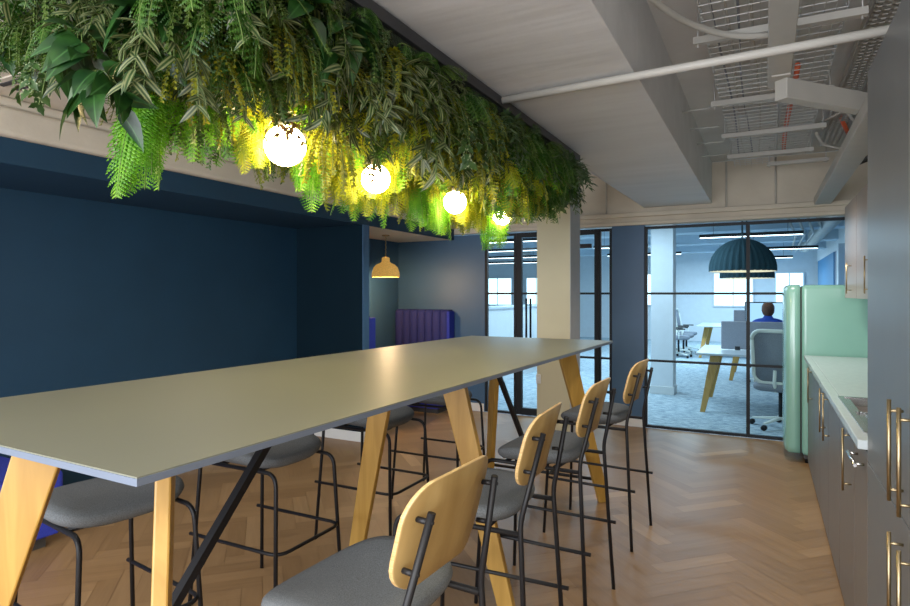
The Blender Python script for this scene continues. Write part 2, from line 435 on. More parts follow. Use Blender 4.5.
# ------------------------------------------------------------------ glazed partition
def pane(name, parent, x0, x1, z0, z1):
    return MB().box(x0, x1, GY+.028, GY+.034, z0, z1).build(name, M['glass'], parent)
def partition_thing(n, x0, x1, label, bars=(.75, 1.5), mull=None, zt=2.25):
    t = thing('glazed_partition', label, 'partition', (0, 0, 0), 0)
    f = MB(); y0, y1 = GY+.005, GY+.055
    f.box(x0, x0+.03, y0, y1, 0, zt); f.box(x1-.03, x1, y0, y1, 0, zt)
    f.box(x0+.03, x1-.03, y0, y1, 0, .03); f.box(x0+.03, x1-.03, y0, y1, zt-.03, zt)
    f.build('frame', M['black_frame'], t, bevel=.003)
    xs = [x0+.03] + (mull or []) + [x1-.03]
    for m in (mull or []):
        MB().box(m-.0175, m+.0175, y0-.002, y1+.002, .03, zt-.03).build('mullion', M['black_frame'], t)
    for z in bars:
        MB().box(x0+.03, x1-.03, GY+.015, GY+.047, z-.0125, z+.0125).build('glazing_bar', M['black_frame'], t)
    for a, b in zip(xs[:-1], xs[1:]):
        pane('glass_pane', t, a+.01, b-.01, .03, zt-.03)
    t['kind'] = 'structure'
    return t
partition_thing(1, -1.2, .93, 'black framed glass screen between the blue panel and the mint fridge', mull=[-.154])
partition_thing(2, -3.16, -2.74, 'narrow black framed glass sidelight beside the booth end wall')
partition_thing(3, -1.72, -1.56, 'narrow black framed glass sidelight beside the blue panel')
struct(MB().box(-1.56, -1.2, GY, GY+.08, .0, 2.27).build('wall_blue_panel', M['navy_panel'], bevel=.003), 'slate blue wall panel between door and glass screen', 'wall')
struct(MB().box(-1.555, -1.205, GY-.014, GY-.001, 0, .1).build('baseboard_panel', M['white_gloss'], bevel=.004), 'white skirting below the slate blue panel', 'baseboard')
# door leaf
t = thing('door_1', 'black framed glass door with tall bar handles behind the cream column', 'door'); t['kind'] = 'structure'
f = MB(); y0, y1 = GY+.005, GY+.055
for a, b in ((-2.735, -2.665), (-1.765, -1.722)): f.box(a, b, y0, y1, .005, 2.25)
f.box(-2.665, -1.765, y0, y1, .005, .09); f.box(-2.665, -1.765, y0, y1, 2.19, 2.25)
f.build('frame', M['black_frame'], t, bevel=.003)
for z in (.75, 1.5): MB().box(-2.665, -1.765, GY+.015, GY+.047, z-.0125, z+.0125).build('glazing_bar', M['black_frame'], t)
pane('glass_pane', t, -2.665, -1.765, .09, 2.19)
for yy, s in ((GY-.045, 1), (GY+.105, -1)):
    h = MB(); h.tube([(-2.585, yy, .85), (-2.585, yy, 1.44)], .013, 10)
    h.tube([(-2.585, yy, .93), (-2.585, GY+.03-.0*s, .93)], .008, 8); h.tube([(-2.585, yy, 1.36), (-2.585, GY+.03, 1.36)], .008, 8)
    h.build('handle', M['black'], t)
MB().box(-1.98, -1.79, GY-.035, GY+.004, 2.03, 2.08).build('door_closer', M['black'], t, bevel=.004)

# ------------------------------------------------------------------ column
mb = MB(); mb.box(-1.95, -1.624, 5.5, 5.83, 0, 2.62); mb.cur = 1; mb.box(-1.624, -1.62, 5.5, 5.83, 0, 2.62)  # right face carries a thin grey skin
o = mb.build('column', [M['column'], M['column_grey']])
struct(o, 'square cream column at the far end of the table', 'column')
struct(MB().box(-1.962, -1.608, 5.488, 5.842, 0, .1).build('baseboard_column', M['white_gloss'], bevel=.004), 'white skirting around the cream column', 'baseboard')
t = thing('wall_switch', 'white switch plate low on the cream column', 'switch', (-1.93, 5.5, .68))
t2 = MB().box(-.025, .02, -.012, 0, -.045, .045).build('plate', M['white_gloss'], t, bevel=.003)
MB().box(-.012, .008, -.017, -.012, -.018, .018).build('rocker', M['white'], t, bevel=.002)

# ------------------------------------------------------------------ high table
T = 1.155
t = thing('high_table', 'long grey topped bar-height table with splayed oak legs', 'table')
near_r, far_r, far_l, near_l = (-1.045, .725), (-.985, 4.43), (-2.135, 4.43), (-2.26, .755)
tp = MB()
quad = [near_r, far_r, far_l, near_l]
def inset(q, k):
    cx = sum(p[0] for p in q)/4; cy = sum(p[1] for p in q)/4
    return [(p[0]+(k if p[0] < cx else -k), p[1]+(k if p[1] < cy else -k)) for p in q]
tp.add([(p[0], p[1], T-.018) for p in quad] + [(p[0], p[1], T-.003) for p in quad], [(3, 2, 1, 0), (4, 5, 6, 7), (0, 1, 5, 4), (1, 2, 6, 5), (2, 3, 7, 6), (3, 0, 4, 7)])
tp.build('tabletop_core', M['top_edge'], t, bevel=.001)
q2 = inset(quad, .002)
MB().add([(p[0], p[1], T-.003) for p in q2] + [(p[0], p[1], T) for p in q2], [(3, 2, 1, 0), (4, 5, 6, 7), (0, 1, 5, 4), (1, 2, 6, 5), (2, 3, 7, 6), (3, 0, 4, 7)]).build('tabletop', M['top'], t)
ZU = T-.018
legs = [((-1.305, .985), (-1.07, .765), (1, -.9)), ((-1.80, .985), (-2.06, .77), (-1, -.9)),
        ((-1.36, 2.58), (-1.05, 2.58), (1, 0)), ((-1.75, 2.62), (-1.97, 2.62), (-1, 0)),
        ((-1.25, 4.09), (-1.03, 4.33), (1, .9)), ((-1.77, 4.09), (-1.93, 4.33), (-1, .9))]
for a, b, w in legs:
    MB().beam((a[0], a[1], ZU), (b[0], b[1], 0), .132, .036, .082, .034, wdir=(w[0], w[1], 0), zcut=True).build('leg', M['oak_leg'], t, bevel=.005)
for (xa, xb, y) in ((-1.27, -1.78, 1.0), (-1.34, -1.77, 2.6), (-1.27, -1.82, 4.07)):
    MB().box(xb, xa, y-.03, y+.03, ZU-.045, ZU).build('crossbar', M['oak_leg'], t, bevel=.003)
MB().box(-1.57, -1.53, 1.03, 4.04, ZU-.04, ZU).build('rail', M['black'], t)
for (ya, yb, yc) in ((1.72, .80, .80), (3.48, 4.31, 4.31)):
    MB().beam((-1.55, ya, ZU), (-1.55, yb, .17), .028, .028, wdir=(1, 0, 0)).build('brace', M['black'], t)
    xl, xr = (-1.97, -1.09)
    MB().tube([(xl, yc, .16), (xr, yc, .16)], .012, 8).build('stretcher', M['black'], t)

# ------------------------------------------------------------------ bar stools
def make_stool():
    t = thing('bar_stool', 'x', 'bar stool')
    seat = MB(); rings = []
    def ring(sc, z, dip=0, n=48):
        out = []
        for k in range(n):
            a = 2*PI*k/n; c, s_ = math.cos(a), math.sin(a); e = 2/3.1
            x = math.copysign(abs(c)**e, c)*.200; y = math.copysign(abs(s_)**e, s_)*(.240 - .016*(-c))
            zz = z - dip*max(0, c)**2*.022 + .010*abs(s_)**2*dip
            out.append((x*sc+.006, y*sc, zz))
        return out
    for sc, z, d in ((.35, .698, .2), (.70, .700, .4), (.90, .712, .8), (.97, .728, 1), (1.0, .742, 1), (.985, .755, 1), (.95, .763, 1), (.80, .766, .8), (.5, .762, .4), (.2, .760, .1)):
        rings.append(ring(sc, z, d))
    seat.loft(rings).build('seat', M['fabric'], t)
    pl = MB(); n = 24
    W, Hh = .380, .255; outl = rounded(W, Hh, .085, 7)
    def bend(y, z, off):
        x = -.250 - (z)*.26 + off - .055*(1-(y/.2)**2) * .6 + .02
        return (x, y, .962+z)
    inner = []
    for sc in (1., .985): pass
    rings = []
    thick = .014
    for off, sc in ((thick/2, 0.0), (thick/2, .5), (thick/2, .985), (thick/2-.002, 1.), (-thick/2+.002, 1.), (-thick/2, .985), (-thick/2, .5), (-thick/2, 0.0)):
        rings.append([bend(p[0]*max(sc, .01), p[1]*max(sc, .01), off) for p in outl])
    b = MB(); b.loft(rings)
    bo = b.build('backrest', [M['oak'], M['ply_edge']], t)
    for p in bo.data.polygons:
        nrm = p.normal
        if abs(nrm.x) < .6: p.material_index = 1
    for s_ in (-1, 1):
        rear = MB()
        pts = [(-.275, .232*s_, 0), (-.236, .198*s_, .70)] + arc((-.236, .198*s_, .70), (-.234, .196*s_, .74), (-.245, .192*s_, .78), 4)[1:] + [(-.300, .150*s_, 1.03)]
        rear.tube(pts, .0095, 8).build('leg', M['black'], t)
        fr = MB()
        pts = [(.272, .232*s_, 0), (.246, .202*s_, .635)] + arc((.246, .202*s_, .635), (.243, .199*s_, .695), (.185, .195*s_, .695), 6)[1:] + [(-.233, .195*s_, .695)]
        fr.tube(pts, .0095, 8).build('leg', M['black'], t)
        for z in (.90, 1.01):
            x0 = -.243 - (z-.78)*.225; yy = s_*(.192-(z-.78)*.165)
            bl = MB().tube([(x0+.004, yy, z), (x0+.032, yy*.98, z)], .007, 8)
            bl.tube([(x0-.012, yy, z), (x0+.004, yy, z)], .004, 6)
            bl.build('bolt', M['black'], t)
    fb = MB()
    pts = [(-.285, .214*s_*-1, .345) for s_ in (1,)]
    path = [(-.29, -.216, .345), (.205, -.216, .345)] + arc((.205, -.216, .345), (.278, -.216, .345), (.278, -.150, .345), 6)[1:] + [(.278, .150, .345)] + arc((.278, .150, .345), (.278, .216, .345), (.205, .216, .345), 6)[1:] + [(-.29, .216, .345)]
    fb.tube(path, .0085, 8).build('footrest', M['black'], t)
    cr = MB()
    for x in (-.11, .13):
        cr.tube([(x, -.195, .697), (x, .195, .697)], .009, 8)
        cr.cbox((x, 0, .703), (.06, .16, .008))
    cr.build('seat_support', M['black'], t)
    return t
stool = make_stool()
right = [(-.925, 1.285, PI+R(-3), 'nearest bar stool, its oak back closest to the camera'),
         (-.965, 2.065, PI+R(2), 'second bar stool from the camera on the kitchen side of the table'),
         (-.965, 2.855, PI+R(-2), 'third bar stool from the camera on the kitchen side of the table'),
         (-.945, 3.82, PI+R(-4), 'farthest bar stool on the kitchen side, oak back against the glass screen')]
left = [(-2.20, 1.41, R(-8), 'grey seated bar stool across the near corner of the table, by the blue seat block'),
        (-2.17, 2.20, R(0), 'second grey seated bar stool along the booth side of the table'),
        (-2.165, 3.10, R(0), 'third grey seated bar stool along the booth side of the table'),
        (-2.15, 3.92, R(0), 'farthest grey seated bar stool on the booth side of the table')]
for i, (x, y, a, lb) in enumerate(right+left):
    g = 'oak backed bar stools on the kitchen side' if i < 4 else 'bar stools on the booth side'
    if i == 0:
        stool.location = (x, y, 0); stool.rotation_euler = (0, 0, a); stool['label'] = lb; stool['group'] = g
    else: dup(stool, (x, y, 0), a, lb, g)

# ------------------------------------------------------------------ booth seating
def bench(name, label, x0, x1, yb, sgn, depth, ztop=1.29):
    """bench with back against plane yb, seat going sgn in y"""
    t = thing(name, label, 'bench', (0, 0, 0), 0, None)
    y = lambda d: yb + sgn*d
    def bx(a, b, d0, d1, z0, z1): return MB().box(a, b, min(y(d0), y(d1)), max(y(d0), y(d1)), z0, z1)
    bx(x0, x1, 0, depth, .06, .34).build('base', M['blue_fabric'], t, bevel=.01)
    bx(x0+.02, x1-.03, .03, depth-.03, .0, .06).build('plinth', M['kick'], t)
    bx(x0, x1, .10, depth+.02, .34, .48).build('seat_cushion', M['navy_fabric'], t, bevel=.03, seg=3)
    b = MB(); n = 7; w = (x1-x0-.03)/n
    for k in range(n):
        xa = x0+.01+k*w; ring = []
        for z, dd in ((.48, .09), (.52, .115), (ztop-.05, .115), (ztop-.015, .10), (ztop, .06)):
            rr = []
            for i in range(9):
                u = i/8; bul = .028*math.sin(PI*u)**.6
                rr.append((xa+w*u, y(dd+bul*(1 if z < ztop-.01 else .3)), z))
            rr += [(xa+w, y(.0), z), (xa, y(.0), z)]
            ring.append(rr)
        b.loft(ring, smooth=True)
    b.build('channelled_back', M['navy_fabric'], t)
    bx(x1-.03, x1+.015, 0.0, .15, .34, ztop-.02).build('end_panel', M['blue_fabric'], t, bevel=.012)
    return t
bench('booth_bench', 'indigo channel-backed bench against the end wall beyond the table', RX+.03, -3.60, GY-.01, -1, .42)
bench('booth_bench', 'royal blue bench end just behind the navy dividing wall', RX+.03, -3.64, 5.065, 1, .55, 1.27)
# blue seat block near the left
t = thing('upholstered_bench', 'royal blue upholstered seat block beyond the near table legs', 'bench', (0, 0, 0))
MB().box(-4.40, -3.74, .2, 2.10, .07, .30).build('base', M['blue_fabric'], t, bevel=.012)
MB().box(-4.42, -3.72, .2, 2.12, .315, .45).build('seat_cushion', M['blue_fabric'], t, bevel=.03, seg=3)
MB().box(-4.36, -3.79, .25, 2.05, 0, .07).build('plinth', M['kick'], t)
# booth table
t = thing('booth_table', 'small table between the two booth benches under the rattan pendant', 'table', (-4.05, 6.03, 0))
MB().box(-.38, .36, -.25, .25, .70, .73).build('tabletop', M['oak'], t, bevel=.006)
MB().lathe([(.03, .02), (.03, .70)], 16).build('pedestal', M['black'], t)
MB().lathe([(.001, 0), (.2, 0), (.2, .012), (.001, .02)], 24).build('base', M['black'], t)

# rattan pendant
px, py = -4.03, 6.0
t = thing('pendant_lamp', 'woven rattan dome pendant glowing inside the booth', 'pendant lamp', (px, py, 0))
prof = [(.162, 1.695), (.165, 1.71), (.160, 1.76), (.142, 1.81), (.110, 1.845), (.065, 1.865), (.048, 1.88), (.046, 1.925), (.030, 1.935), (.012, 1.937)]
MB().lathe(prof, 40, rib=.012).build('lamp_shade', M['rattan'], t)
pts = [(.004*math.sin(k*2.1), .004*math.cos(k*2.1), 1.935+k*(2.19-1.935)/14) for k in range(15)]
MB().tube(pts, .007, 6).build('cord', M['brass'], t)
MB().lathe([(.001, 2.2), (.045, 2.2), (.045, 2.185), (.001, 2.18)], 20).build('ceiling_rose', M['brass'], t)
MB().lathe([(.001, 1.78), (.02, 1.785), (.032, 1.80), (.036, 1.82), (.025, 1.85), (.012, 1.87)], 16).build('bulb', emit_mat('warm_bulb', (1, .62, .22), 18), t)

# ------------------------------------------------------------------ kitchen units
def handle(parent, c, axis, L, m, off=-.032, r=.0046, name='handle'):
    """bar handle; c is the bar centre; posts go +x"""
    h = MB(); x, y, z = c
    e = (0, 0, L/2) if axis == 'z' else (0, L/2, 0)
    a = (x, y-e[1], z-e[2]); b = (x, y+e[1], z+e[2])
    h.tube([a, b], r, 8)
    for k in (-.78, .78):
        h.tube([(x, y+e[1]*k, z+e[2]*k), (x-off, y+e[1]*k, z+e[2]*k)], r*.8, 6)
    return h.build(name, m, parent)
CX = .335     # cabinet fronts
def base_unit(y0, y1, label, hy=None, hz=.78, hl=.26, steel=False):
    t = thing('base_cabinet', label, 'cabinet', (0, 0, 0), 0, 'taupe base cabinets under the worktop')
    MB().box(CX+.02, WX-.03, y0, y1, .10, .925).build('carcass', M['cab'], t)
    MB().box(CX+.012, CX+.028, y0, y1, 0, .10).build('plinth', M['kick'], t)
    d = MB().box(CX, CX+.018, y0+.002, y1-.002, .035, .915).build('door', M['cab'], t, bevel=.002)
    if hy is None: pass
    elif steel: handle(d, (CX-.034, hy, hz), 'y', hl, M['steel'], r=.007)
    else: handle(d, (CX-.034, hy, hz), 'z', hl, M['brass'])
    return t
base_unit(2.652, 3.02, 'taupe base cabinet with a horizontal steel handle beside the tall unit', 2.80, .855, .22, True)
base_unit(3.022, 3.58, 'taupe base cabinet with one brass handle beneath the sink end', 3.09, .78, .27)
base_unit(3.582, 4.17, 'taupe base cabinet with the nearer of the paired brass handles', 4.08, .78, .27)
base_unit(4.172, 4.78, 'taupe base cabinet with the farther of the paired brass handles', 4.32, .78, .27)
base_unit(4.782, 5.33, 'plain taupe base cabinet without a handle in the far run')
base_unit(5.332, 6.06, 'taupe base cabinet with a brass handle next to the mint fridge', 5.45, .78, .27)

t = thing('worktop', 'white stone worktop with rounded front edge above the base cabinets', 'worktop')
sx0, sx1, sy0, sy1 = .352, .76, 2.80, 3.70
w = MB(); X0 = .305
w.box(X0, sx0, 2.652, 6.07, .925, .96); w.box(sx1, WX-.005, 2.652, 6.07, .925, .96)
w.box(sx0, sx1, 2.652, sy0, .925, .96); w.box(sx0, sx1, sy1, 6.07, .925, .96)
w.build('slab', M['worktop'], t, bevel=.004)
MB().box(WX-.02, WX-.004, 2.652, 6.07, .96, 1.45).build('backsplash', M['worktop'], t)
t = thing('sink', 'stainless steel sink with drainer set into the white worktop', 'sink')
s = MB()
s.box(sx0-.012, sx1+.012, sy0-.012, sy0+.01, .958, .965); s.box(sx0-.012, sx1+.012, sy1-.01, sy1+.012, .958, .965)
s.box(sx0-.012, sx0+.012, sy0, sy1, .958, .965); s.box(sx1-.012, sx1+.012, sy0, sy1, .958, .965)
s.build('rim', M['steel'], t, bevel=.002)
s = MB(); by0, by1 = 3.28, sy1-.03
for (a, b, c, d) in ((sx0+.03, sx0+.035, by0, by1), (sx1-.035, sx1-.03, by0, by1), (sx0+.03, sx1-.03, by0, by0+.005), (sx0+.03, sx1-.03, by1-.005, by1)):
    s.box(a, b, c, d, .80, .96)
s.box(sx0+.03, sx1-.03, by0, by1, .795, .80)
s.box(sx0, sx0+.03, by0, by1, .953, .96); s.box(sx1-.03, sx1, by0, by1, .953, .96); s.box(sx0, sx1, by1, sy1, .953, .96)
s.build('bowl', M['steel'], t)
s = MB().box(sx0, sx1, sy0, by0, .945, .953)
for k in range(8): s.box(sx0+.05+k*.038, sx0+.062+k*.038, sy0+.03, by0-.04, .953, .957)
s.build('drainer', M['steel'], t)
tp = thing('tap', 'chrome mixer tap behind the sink bowl', 'tap', (.86, 3.42, .96))
b_ = MB(); b_.tube([(0, 0, 0), (0, 0, .22)] + arc((0, 0, .22), (0, 0, .32), (-.1, 0, .32), 6)[1:] + arc((-.1, 0, .32), (-.17, 0, .32), (-.17, 0, .25), 5)[1:], .012, 10)
b_.build('spout', M['steel'], tp)
MB().tube([(0, .012, .06), (0, .07, .085)], .007, 8).build('lever', M['steel'], tp)

# tall units
def tall_unit(y0, y1, label, hy):
    t = thing('tall_cabinet', label, 'cabinet', (0, 0, 0), 0, 'slate tall cabinets at the right')
    MB().box(CX+.02, WX-.005, y0, y1, .10, 2.31).build('carcass', M['cab_tall'], t)
    MB().box(CX+.03, CX+.05, y0, y1, 0, .10).build('plinth', M['kick'], t)
    for z0, z1, hz, hl in ((.887, 2.31, 1.075, .275), (.03, .883, .715, .275)):
        d = MB().box(CX, CX+.018, y0+.002, y1-.002, z0, z1).build('door', M['cab_tall'], t, bevel=.002)
        handle(d, (CX-.035, hy, hz), 'z', hl, M['brass'], r=.0052)
    return t
tall_unit(1.925, 2.65, 'slate grey tall cabinet standing at the end of the worktop', 1.99)
tall_unit(1.20, 1.922, 'slate grey tall cabinet cut by the right edge of the photo', 1.855)

def upper_unit(y0, y1, label, hy):
    t = thing('wall_cabinet', label, 'cabinet', (0, 0, 0), 0, 'pinkish beige wall cabinets')
    MB().box(.615, WX-.005, y0, y1, 1.465, 2.22).build('carcass', M['cab_upper'], t)
    d = MB().box(.597, .613, y0+.002, y1-.002, 1.463, 2.222).build('door', M['cab_upper'], t, bevel=.002)
    handle(d, (.563, hy, 1.62), 'z', .24, M['brass'])
upper_unit(5.26, 5.97, 'pinkish beige wall cabinet beside the top of the fridge', 5.52)
upper_unit(4.50, 5.255, 'pinkish beige wall cabinet half hidden by the tall unit', 4.58)
upper_unit(3.60, 4.495, 'pinkish beige wall cabinet over the paired handles', 3.7)
upper_unit(2.66, 3.595, 'pinkish beige wall cabinet directly above the sink', 2.75)

# ------------------------------------------------------------------ fridge
t = thing('fridge', 'mint green retro fridge with rounded door at the end of the worktop', 'fridge', (0, 0, 0))
FY0, FY1 = 6.10, 6.72
MB().box(.29, .93, FY0, FY1, .07, 1.575).build('body', M['mint'], t, bevel=.035, seg=4)
def door_profile(inset_, z, sh=0):
    pts = []
    # plan outline of bulging door: x from .285 (seam) out to .155
    n = 18
    y0, y1 = FY0+inset_, FY1-inset_
    yc = (y0+y1)/2; hw = (y1-y0)/2
    for i in range(n+1):
        a = -PI/2 + PI*i/n
        sy = math.sin(a); cx = math.cos(a)
        y = yc + hw*math.copysign(abs(sy)**.55, sy)
        x = .235 - (.085-inset_*.9)*abs(cx)**.45
        pts.append((x, y, z))
    pts.append((.278, y1, z)); pts.append((.278, y0, z))
    return pts
rings = []
for ins, z in ((.05, .078), (.02, .085), (.004, .105), (0, .14), (0, .8), (0, 1.51), (.006, 1.545), (.022, 1.568), (.05, 1.578)):
    rings.append(door_profile(ins, z))
MB().loft(rings).build('door', M['mint'], t)
MB().box(.276, .292, FY0+.02, FY1-.02, .085, 1.56).build('door_seal', M['darkgrey'], t)
ft = MB()
for x in (.34, .88):
    for y in (FY0+.06, FY1-.06): MB().lathe([(.001, 0), (.022, 0), (.022, .075), (.001, .08)], 12, c=(x, y, 0)).build('foot', M['black'], t)
MB().box(.31, .92, FY0+.03, FY1-.03, .04, .072).build('base_grille', M['kick'], t)

# ------------------------------------------------------------------ ceiling services
def pipe(name, pts, r, m, label, cat='pipe', n=10, group=None):
    return tag(MB().tube(pts, r, n).build(name, m), label, cat, group)
pipe('ceiling_pipe', [(-1.13, 2.66, 2.425), (.60, 2.56, 2.425)], .0175, M['cream_metal'], 'straight cream pipe crossing below the ceiling from plants to tall cabinet')
pipe('electrical_conduit', [(-.48, 2.24, 2.70)] + arc((-.47, 2.30, 2.70), (-.36, 2.78, 2.70), (-.24, 2.94, 2.70), 8)[:-1] + arc((-.24, 2.94, 2.70), (-.13, 3.10, 2.69), (.03, 3.12, 2.69), 6)[1:], .015, M['cream_metal'], 'bent cream conduit curving towards the wire tray', 'conduit')
pipe('electrical_conduit', [(-.36, GY-.012, 2.40), (-.36, GY-.012, 2.89)], .010, M['cream_metal'], 'slim vertical conduit on the end wall above the glass mullion', 'conduit')
pipe('electrical_conduit', [(.10, GY-.012, 2.40), (.10, GY-.012, 2.89)], .010, M['cream_metal'], 'slim vertical conduit on the end wall below the trays', 'conduit')
pipe('electrical_conduit', [(-1.62, GY-.012, 2.41), (-1.62, GY-.012, 2.80)], .010, M['cream_metal'], 'slim vertical conduit on the end wall beside the column', 'conduit')

def basket(x0, x1, y0, y1, z, label, hgt=.055, nx=10, step=.1):
    t = thing('cable_basket', label, 'cable tray')
    b = MB(); r = .0032
    def w(a, c):
        b.tube([a, c], r, 4, cap=False)
    for k in range(nx+1):
        x = x0+(x1-x0)*k/nx; w((x, y0, z), (x, y1, z))
    for x in (x0, x1): w((x, y0, z+hgt), (x, y1, z+hgt)); w((x, y0, z+hgt/2), (x, y1, z+hgt/2))
    k = 0; y = y0
    while y < y1:
        w((x0, y, z), (x1, y, z)); w((x0, y, z), (x0, y, z+hgt)); w((x1, y, z), (x1, y, z+hgt)); y += step
    b.build('wire_mesh', M['wire'], t)
    return t
bk = basket(-.26, .08, 1.2, 6.55, 2.755, 'wide wire basket cable tray under the ceiling beside the beam', nx=7, step=.085)
bk2 = basket(.10, .33, 1.2, 6.3, 2.77, 'narrower wire basket cable tray next to the flat channel', nx=5, step=.085)
# cables lying in baskets
for k, x in enumerate((-.2, -.16, -.11, -.04)):
    pts = [(x+.012*math.sin(y*1.7+k*2), y, 2.768) for y in [1.3+i*.25 for i in range(20)]]
    pipe('data_cable', pts, .006, M['cream_metal'] if k % 2 else M['mesh'], 'pale data cable lying along the wide wire tray', 'cable', 6, 'cables in the wide wire tray')
pipe('orange_cable', [(.155+.01*math.sin(y*2), y, 2.79) for y in [3.9+i*.2 for i in range(12)]], .017, M['orange'], 'orange corrugated cable lying in the narrow wire tray', 'cable')
pipe('orange_cable', [(.50, 5.3, 2.83), (.58, 5.6, 2.76), (.72, 5.7, 2.80), (.78, 5.95, 2.72), (.66, 6.2, 2.76), (.72, 6.5, 2.80)], .016, M['orange'], 'orange cable looping near the end wall above the wall cabinet', 'cable')
pipe('cable_loop', [(.36, 5.2, 2.76), (.5, 5.0, 2.79), (.62, 5.3, 2.72), (.55, 5.7, 2.66), (.42, 5.75, 2.72), (.36, 5.5, 2.76)], .012, M['cream_metal'], 'cream cable loop hanging at the end of the wire trays', 'cable')
pipe('cable_loop', [(.70, 4.9, 2.80), (.78, 5.2, 2.70), (.68, 5.5, 2.66), (.84, 5.9, 2.70), (.74, 6.3, 2.64), (.86, 6.7, 2.74)], .012, M['darkgrey'], 'dark cable tangled above the wall cabinet', 'cable')
for i, (y, xa, xb, lb) in enumerate(((1.9, -.31, .38, 'slotted cream strut under the wire trays, nearest the camera'), (3.15, -.31, .40, 'slotted cream strut under the wire trays beside the crossing pipe'), (4.25, -.31, .37, 'slotted cream strut under the wire trays, third from the camera'), (5.15, -.30, .40, 'slotted cream strut under the wire trays, fourth from the camera'), (5.95, -.30, .37, 'slotted cream strut under the wire trays close to the end wall'), (6.45, .02, .52, 'short cream strut at the far end of the wire trays'))):
    t = thing('strut_channel', lb, 'strut', (0, 0, 0), 0, 'struts carrying the wire trays')
    b = MB(); b.box(xa, xb, y-.02, y+.02, 2.715, 2.735); b.box(xa, xb, y-.02, y-.012, 2.735, 2.748); b.box(xa, xb, y+.012, y+.02, 2.735, 2.748)
    b.build('channel', M['cream_metal'], t)
    for x in (xa+.02, xb-.02):
        MB().tube([(x, y, 2.70), (x, y, 2.9)], .004, 6).build('threaded_rod', M['wire'], t)
t = thing('steel_channel', 'flat cream steel channel running lengthwise below the wire trays', 'channel')
MB().box(.012, .115, 1.2, 3.52, 2.56, 2.585).build('channel', M['cream_metal'], t, bevel=.004)
for y in (2.0, 3.0, 3.45): MB().tube([(.07, y, 2.585), (.07, y, 2.9)], .004, 6).build('threaded_rod', M['wire'], t)
t = thing('steel_bracket', 'cream box strut slanting from the flat channel to the wall', 'bracket')
MB().beam((.07, 3.36, 2.505), (.58, 3.96, 2.505), .10, .07, wdir=(0, 0, 1)).build('arm', M['cream_metal'], t, bevel=.004)
MB().box(.03, .11, 3.30, 3.48, 2.553, 2.562).build('plate', M['cream_metal'], t)
t = thing('ceiling_trunking', 'thick cream trunking running lengthwise towards the end wall', 'trunking')
MB().box(.435, .575, 3.3, GY-.001, 2.375, 2.452).build('body', M['cream_metal'], t, bevel=.004)
for y in (3.5, 4.8, 6.2): MB().tube([(.505, y, 2.45), (.66, y, 2.9)], .004, 6).build('threaded_rod', M['wire'], t)
t = thing('perforated_tray', 'perforated cream cable tray close to the right wall', 'cable tray')
b = MB(); 
for x in (.44, .475, .51, .545): b.box(x, x+.014, 1.2, 6.2, 2.80, 2.804)
for k in range(100): b.box(.44, .56, 1.2+k*.05, 1.214+k*.05, 2.80, 2.804)
b.box(.43, .434, 1.2, 6.2, 2.80, 2.85); b.box(.566, .57, 1.2, 6.2, 2.80, 2.85)
b.build('tray', M['cream_metal'], t)
for k, (y, lb) in enumerate(((4.35, 'nearest thin bracket rod on the beam side'), (4.85, 'second thin bracket rod on the beam side'), (5.35, 'third thin bracket rod on the beam side'), (5.85, 'farthest thin bracket rod on the beam side'))):
    pipe('bracket_rod', [(-.503, y, 2.74), (-.30, y, 2.74)], .005, M['wire'], lb, 'rod', 6, 'rods between beam and wire tray')
# slot vent in the bulkhead
t = thing('slot_diffuser', 'dark slot air diffuser in the cream bulkhead at the left edge', 'vent', (0, 0, 0))
MB().box(-3.42, -2.9, 1.58, 1.74, 2.542, 2.55).build('frame', M['cream'], t, bevel=.002)
for y in (1.61, 1.675): MB().box(-3.40, -2.92, y, y+.03, 2.538, 2.543).build('slot', M['darkgrey'], t)

# ------------------------------------------------------------------ hanging planter
PX0, PX1, PY0, PY1 = -2.12, -1.115, .96, 4.02
t = thing('hanging_planter', 'long black steel planter frame hung under the beam above the table', 'planter')
f = MB(); zt, zb = 2.44, 2.39
for a in ((PX1-.02, PX1, PY0, PY1), (PX0, PX0+.02, PY0, PY1), (PX0+.02, PX1-.02, PY0, PY0+.02), (PX0+.02, PX1-.02, PY1-.02, PY1)):
    f.box(a[0], a[1], a[2], a[3], 2.395, zt)
f.build('frame', M['tray_black'], t, bevel=.002)
mo = MB(); NX, NY = 12, 36
for ix in range(NX):
    for iy in range(NY):
        pass
vs = []; fs = []
for iy in range(NY+1):
    for ix in range(NX+1):
        x = PX0+.02+(PX1-PX0-.04)*ix/NX; y = PY0+.02+(PY1-PY0-.04)*iy/NY
        ed = min(ix, NX-ix, iy, NY-iy)
        vs.append((x, y, 2.36 - (.0 if ed == 0 else .06 + rnd.uniform(0, .07))))
for iy in range(NY):
    for ix in range(NX):
        a = iy*(NX+1)+ix; fs.append((a, a+NX+1, a+NX+2, a+1))
o_ = len(vs)
mo.add(vs, fs, True); mo.box(PX0+.021, PX1-.021, PY0+.021, PY1-.021, 2.355, 2.43)
mo.build('moss_backing', M['moss'], t)
for y in (1.0, 2.3, 3.6):
    for x in (PX0+.03,):
        MB().tube([(x, y, 2.43), (x, y, 2.895)], .004, 6).build('hanging_rod', M['wire'], t)

